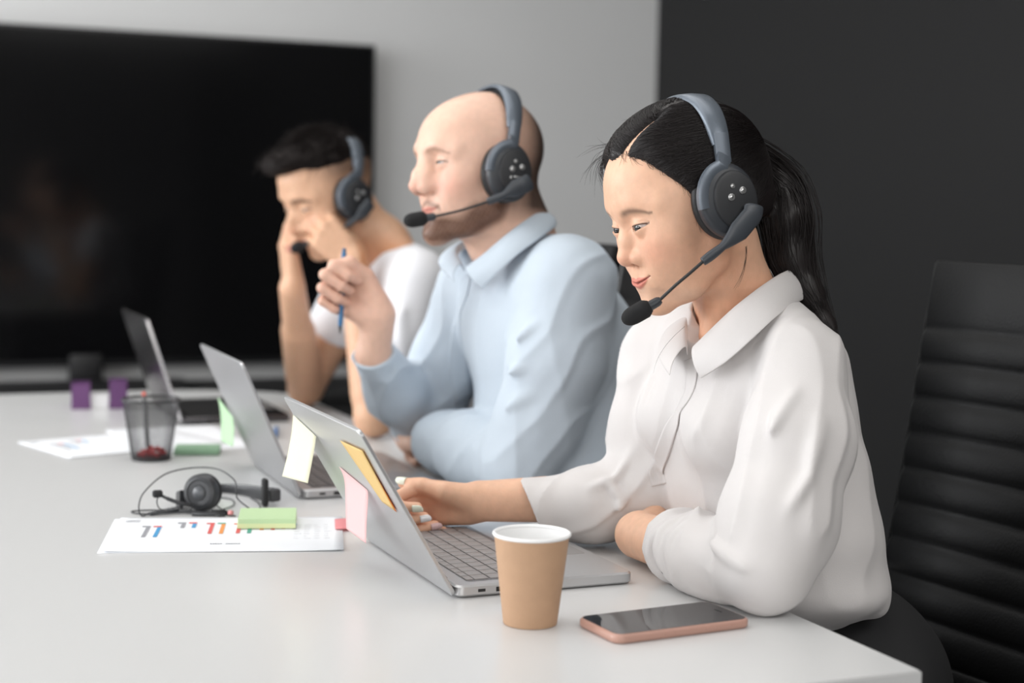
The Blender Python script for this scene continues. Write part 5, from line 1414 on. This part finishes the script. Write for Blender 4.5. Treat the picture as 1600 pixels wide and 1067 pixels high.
FOLD_ML = [_f([(770, 555), (810, 525), (850, 500)], 2.20, .008, 0.0102), _f([(765, 600), (800, 580), (840, 570)], 2.20, .008, 0.0102), _f([(762, 650), (800, 630), (850, 610)], 2.20, .009, 0.0085),
           _f([(765, 500), (800, 490), (830, 465)], 2.20, .008, 0.0102), _f([(890, 560), (880, 650), (860, 720)], 2.16, .012, 0.0102), _f([(770, 690), (800, 690), (840, 670)], 2.18, .009, -0.0085),
           _f([(700, 680), (720, 700), (715, 740)], 2.35, .008, 0.0102), _f([(745, 690), (750, 720), (745, 755)], 2.28, .008, 0.0102), _f([(800, 420), (790, 470), (785, 520)], 2.22, .009, -0.0085)]
FOLD_MR = [_f([(585, 590), (610, 620), (640, 640)], 2.42, .009, .006), _f([(600, 570), (630, 610), (660, 650)], 2.42, .008, -.006), _f([(590, 640), (620, 665), (655, 680)], 2.46, .009, .006), _f([(610, 690), (640, 700), (660, 690)], 2.5, .008, .005)]
FOLD_MT = [_f([(730, 430), (722, 500), (718, 570)], 2.28, .005, .004), _f([(690, 440), (680, 500), (690, 560)], 2.34, .012, .007), _f([(700, 600), (725, 640), (760, 650)], 2.30, .012, .008),
           _f([(660, 560), (690, 600), (720, 640)], 2.38, .010, -.007), _f([(905, 530), (900, 620), (880, 720)], 2.22, .014, -.012), _f([(925, 520), (950, 600), (940, 700)], 2.3, .012, .006),
           _f([(960, 560), (955, 640), (930, 710)], 2.34, .010, -.006), _f([(760, 470), (745, 530), (740, 580)], 2.26, .008, -.005), _f([(850, 395), (900, 440), (930, 490)], 2.3, .008, -.004)]
COLLAR_M = [((732, 424, 2.31), (729, 417, 2.30), (757, 452, 2.285)), ((755, 408, 2.30), (757, 396, 2.285), (782, 424, 2.262)), ((785, 385, 2.30), (787, 370, 2.275), (812, 395, 2.255)),
            ((815, 362, 2.31), (817, 347, 2.290), (842, 372, 2.275)), ((838, 348, 2.36), (842, 330, 2.350), (864, 352, 2.350)), ((830, 350, 2.42), (836, 330, 2.430), (850, 350, 2.450)),
            ((785, 365, 2.46), (785, 345, 2.475), (780, 370, 2.500)), ((735, 385, 2.44), (735, 370, 2.455), (715, 390, 2.480)), ((715, 400, 2.38), (712, 388, 2.395), (690, 410, 2.405)),
            ((726, 424, 2.32), (722, 412, 2.325), (714, 442, 2.315))]
#BUILD
def build_man():
    p = thing('person', 'bald bearded man in a light blue shirt and headset, blue pen in his fist', 'person', (1.0, 2.18, 0))
    solid_multi('body', man_skin, [((.5, 1.9, 1.135), (1.25, 2.65, 1.42), .0018), ((.5, 1.9, .62), (1.25, 2.65, 1.1365), .0026)], MAT_SKIN_A, p, man_col)
    HM.eyes(p, MAT_EYE, gaze=(1, -.1, -.05), iris=(70, 74, 72))
    solid('shirt', man_shirt, (.60, 1.9, .66), (1.25, 2.60, 1.22), .0031, MAT_SHIRT, p, smooth=1)
    cloth_strip('collar', [[W(*b), W(*t), W(*e)] for b, t, e in COLLAR_M], MAT_SHIRT, p, bulge=.005, thick=.0025)
    shirt_placket(p, man_shirt, [(727, 432), (722, 470), (718, 520), (716, 575), (724, 625)], MAT_SHIRT, .015)
    legs_and_seat(p, 2.18, mat_basic('dark_blue_trousers', lin((40, 46, 62)), .85), MAT_SHOE, hipx=1.10, sc=1.0)
    Dp = float((HAND_MR.P(.086, 0, .024) - CAM_POS) @ CF)
    c0, c1 = W(531, 522, Dp), W(538, 388, Dp + .005); ax = c1 - c0
    pen('blue pen held upright in the raised fist of the man in the light blue shirt', c0, c1, lin((44, 104, 150)))
    return p
# ------------------------------------------------------------------ the young man in the white T-shirt
MAT_HAIR2 = mat_basic('dark_brown_hair', lin((24, 18, 17)), .65, spec=.2)
MAT_TSHIRT = mat_basic('white_tshirt', lin((226, 226, 230)), .85, bump=.12, bscale=600, spec=.2)
HT = Head((.8522, 2.932, 1.1939), 15.3, 24.9, -.7, 1.0, eye=(.0690, .0315, .0085), er=.0122, up=.0020, lo=.0014, ew=.0150, slant=.05, nose_tip=(.1080, -.0240),
          nose_side=1, nose_w=.0145, nose_r=.0098, bridge=.0800, chin=(.0670, -.0870), chin_r=.0160, jaw_y=.049, mouth_z=-.0560, mouth_x=-.002, lip=.95, brow_dz=-.002, brow_x=.0810, brow_w=1.3)
T_LE, T_LW = V3(.880, 2.720, .790), W(556, 412, 2.93)
T_RE, T_RW = V3(.880, 3.195, .790), W(457, 452, 3.02)
HAND_TL = Hand(T_LW, cam_dir(-.70, .70, .05), cam_dir(-.30, .05, .95), 1, [(42, 38, 20), (44, 40, 20), (46, 42, 22), (50, 44, 24)], [(.016, .020, .008), (.045, .034, .020), (.070, .036, .036), (.088, .028, .048)], sc=1.0)
HAND_TR = Hand(T_RW, cam_dir(-.12, .98, -.05), cam_dir(.80, .05, .35), -1, [(20, 28, 18), (24, 30, 18), (28, 34, 20), (34, 40, 24)], [(.016, .020, .008), (.045, .038, .014), (.075, .044, .024), (.098, .040, .034)], sc=.98)
def man2_skin(P):
    H = HT; d = H.sdf(H.loc(P)) * H.s
    d = su(d, chain(P, [H.wld((-.030, 0, -.045)), (.950, 2.925, 1.085), (.975, 2.925, 1.03)], [.058, .058, .07], .02), .015)
    for y in (2.80, 3.05): d = su(d, chain(P, [(.958, 2.925, 1.105), (.985, y, 1.055)], [.045, .040], .02), .03)
    d = su(d, chain(P, [(.98, 2.925, 1.0), (1.02, 2.92, .80), (1.07, 2.92, .66)], [.08, .09, .10], .03), .03)
    d = su(d, chain(P, [(.975, 2.90, 1.03), (.975, 2.780, 1.035), (.935, 2.745, .91), T_LE, T_LW], [.05, .042, .042, .037, .026], .01), .02)
    d = su(d, chain(P, [(.975, 2.95, 1.03), (.955, 3.080, 1.02), (.920, 3.14, .90), T_RE, T_RW], [.05, .042, .042, .037, .026], .01), .02)
    d = su(d, cap(P, T_LE + (T_LW - T_LE) * .15, T_LE + (T_LW - T_LE) * .6, .038, .034), .01)
    d = su(d, cap(P, T_RE + (T_RW - T_RE) * .15, T_RE + (T_RW - T_RE) * .6, .038, .034), .01)
    for h in (HAND_TL, HAND_TR): d = su(d, h.sdf(P), .014)
    return d
def man2_col(v):
    c, q, A = face_cols(HT, v, lin((212, 168, 138)), lin((182, 112, 98)), lin((40, 28, 24)), brow_m=.85, blush=(196, 112, 84), lash=.8)
    near = np.linalg.norm(q, axis=1) < .16
    m = np.clip((q[:, 2] - .006 + .35 * np.clip(-.01 - q[:, 0], 0, .2)) / .05, 0, 1) * np.clip((.045 - q[:, 0]) / .05, 0, 1) * near
    c = blend(c, m * .75, lin((52, 38, 32)))
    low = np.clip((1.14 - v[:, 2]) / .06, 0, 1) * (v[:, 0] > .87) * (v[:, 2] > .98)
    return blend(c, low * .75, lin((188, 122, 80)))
def man2_shirt(P):
    d = ell(P, (.985, 2.925, 1.000), (.100, .175, .095))
    d = su(d, ell(P, (1.01, 2.92, .92), (.110, .165, .15)), .05)
    d = su(d, ell(P, (1.03, 2.92, .79), (.120, .170, .12)), .05)
    for y, x in ((2.785, .985), (3.075, .965)): d = su(d, chain(P, [(.975, 2.925, 1.075), (x, y, 1.045)], [.042, .055]), .04)
    Ls = chain(P, [(.980, 2.775, 1.040), (.935, 2.748, .93), (.905, 2.735, .86)], [.054, .058, .056], .02)
    Rs = chain(P, [(.955, 3.085, 1.025), (.928, 3.130, .925)], [.054, .060], .02)
    n1 = V3(-.35, -.15, -.92); n2 = V3(-.30, .5, -.81)
    Ls = np.maximum(Ls, (P - V3(.915, 2.738, .885)) @ n1); Rs = np.maximum(Rs, (P - V3(.922, 3.135, .915)) @ (n2 / np.linalg.norm(n2)))
    d = su(su(d, Ls, .02), Rs, .02)
    d = d + .0022 * wob(P, 30, 31) + .0008 * wob(P, 80, 9) - folds(P, [_f([(640, 430), (625, 500), (630, 580)], 2.85, .012, .008), _f([(600, 470), (620, 540), (640, 600)], 2.85, .010, -.006), _f([(670, 420), (660, 500), (650, 560)], 2.82, .012, .006)])
    d = ss(d, chain(P, [(.945, 2.93, 1.25), (.950, 2.925, 1.10), (.945, 2.925, 1.045)], [.085, .078, .055]), .004)
    tb = np.maximum(P[:, 0] - .9215, P[:, 2] - (TABLE_Z + .0004))
    return np.maximum(d, -tb)
def hair_t_local(q):
    d0 = q - V3(-.01, 0, .03)
    az = np.degrees(np.arctan2(np.abs(q[:, 1]), d0[:, 0])); el = np.degrees(np.arctan2(d0[:, 2], np.hypot(d0[:, 0], d0[:, 1])))
    hl = np.interp(az, [0, 25, 50, 75, 110, 150, 180], [36, 36, 32, 31, 27, 12, 4])
    k = np.clip((el - hl) / 18, -1, 1)
    t = np.where(k > 0, .002 + .011 * np.sqrt(np.clip(k, 0, 1)) * np.clip(.55 + q[:, 0] * 6, .25, 1.15), k * .03)
    front = ell(q, (.066, -.010, .100), (.036, .050, .022))
    return su(HT.skull(q) - t, front, .018)
def hair_t(P): return hair_t_local(HT.loc(P)) + .003 * wob(P, 130, 14)
def man2_hair(parent):
    h = solid('hair', hair_t, HT.o - .2, HT.o + .24, .0034, MAT_HAIR2, parent)
    rnd = np.random.RandomState(5); N, M_ = 2600, 7; c = np.array([-.01, 0, .03])
    az = rnd.uniform(-180, 180, N); hl = np.interp(np.abs(az), [0, 25, 50, 75, 110, 150, 180], [36, 36, 32, 31, 27, 12, 4]); el = hl + (90 - hl) * rnd.rand(N) ** 1.1
    a, e = np.radians(az), np.radians(el); D = np.stack([np.cos(a) * np.cos(e), np.sin(a) * np.cos(e), np.sin(e)], 1)
    R = surf_radius(hair_t_local, c, D, .03, .2); p0 = c + D * (R - .006)[:, None]
    fl = np.array([.8, 0, .1]) + rnd.normal(0, .55, (N, 3)); fl -= D * (fl * D).sum(1)[:, None] * .7
    t = np.linspace(0, 1, M_)[None, :, None]; ln = rnd.uniform(.012, .024, N)[:, None, None]
    L = p0[:, None] + (D[:, None] * .8 * t + fl[:, None] * t ** 1.5) * ln
    strands_me('hair_strands', HT.o + L @ HT.R.T, .0006, MAT_HAIR2, h, .3)
#BUILD
def build_man2():
    p = thing('person', 'young man with dark hair in a white T-shirt and headset, hands held before his mouth', 'person', (1.0, 2.93, 0))
    solid('body', man2_skin, (.5, 2.6, .62), (1.25, 3.35, 1.40), .0032, MAT_SKIN_A, p, man2_col)
    HT.eyes(p, MAT_EYE, gaze=(1, 0, -.5))
    solid('t_shirt', man2_shirt, (.75, 2.6, .66), (1.25, 3.30, 1.16), .0042, MAT_TSHIRT, p, smooth=1)
    man2_hair(p)
    legs_and_seat(p, 2.92, mat_basic('grey_jeans', lin((62, 64, 70)), .85), MAT_SHOE, hipx=1.10, sc=.95)
    return p
c1_ = office_chair('black ribbed office chair behind the woman in the white blouse', (1.106, 1.514, 0), math.radians(7))
office_chair('black office chair of the man in the blue shirt, hidden behind the woman', (.925, 2.20, 0), 0.0, first=c1_)
office_chair('black office chair of the youngest man, its corner showing behind the blue shirt', (.955, 2.764, 0), 0.0, first=c1_)
# ------------------------------------------------------------------ put the people at the table
build_woman()
build_man()
build_man2()
MT = dict(band=mat_basic('headset_slate', lin((108, 116, 126)), .34, .4), foam=mat_basic('headset_foam', (.012, .012, .013), .95), shell=mat_basic('headset_shell', lin((50, 53, 58)), .42),
          pad=mat_basic('headset_pad', (.014, .014, .015), .5), plate=mat_basic('headset_plate', lin((40, 41, 44)), .5), chrome=mat_basic('headset_silver', (.6, .6, .6), .28, .9), boom=mat_basic('headset_boom', lin((62, 66, 72)), .4), rubber=mat_basic('headset_rubber', (.02, .02, .02), .6))
make_headset('headset', 'slate grey headset with boom microphone worn by the woman in the white blouse', MT, HW.mat4(), cup=(-.0085, .090, .010), top=.124, lean=-.24,
   boom=([(-.0300, .110, -.001), (-.0247, .1115, -.0106), (-.014, .1115, -.0175), (-.0020, .111, -.0245), (.0100, .109, -.0310), (.0240, .107, -.0370), (.0377, .105, -.0419), (.0471, .103, -.0453)],
         [(.0460, .1032, -.0448), (.0640, .095, -.0545), (.0784, .085, -.0630), (.0929, .062, -.0772)], (.1270, .047, -.0865)))
make_headset('headset', 'slate grey headset with boom microphone worn by the bald man in the blue shirt', MT, HM.mat4(), cup=(-.0030, .090, -.004), top=.136, lean=-.19, text=True,
   boom=([(-.0300, .110, -.016), (-.0200, .1115, -.0215), (-.0100, .111, -.0260), (.0016, .110, -.0320), (.0116, .108, -.0375), (.0240, .106, -.0440), (.0368, .103, -.0494)],
         [(.0350, .1032, -.0490), (.0560, .095, -.0570), (.0756, .085, -.0641), (.1010, .060, -.0715)], (.1320, .045, -.0780)))
make_headset('headset', 'slate grey headset with boom microphone worn by the young man in the white T-shirt', MT, HT.mat4(), cup=(.0010, .090, -.002), top=.122, lean=-.62,
   boom=([(-.0200, .110, -.016), (-.0100, .1115, -.0200), (.0000, .111, -.0240), (.0100, .110, -.0280), (.0200, .108, -.0310), (.0320, .106, -.0340), (.0450, .103, -.0370)],
         [(.0435, .1010, -.0370), (.0660, .078, -.0460), (.0900, .056, -.0490), (.1060, .044, -.0480)], (.1290, .036, -.0475)))
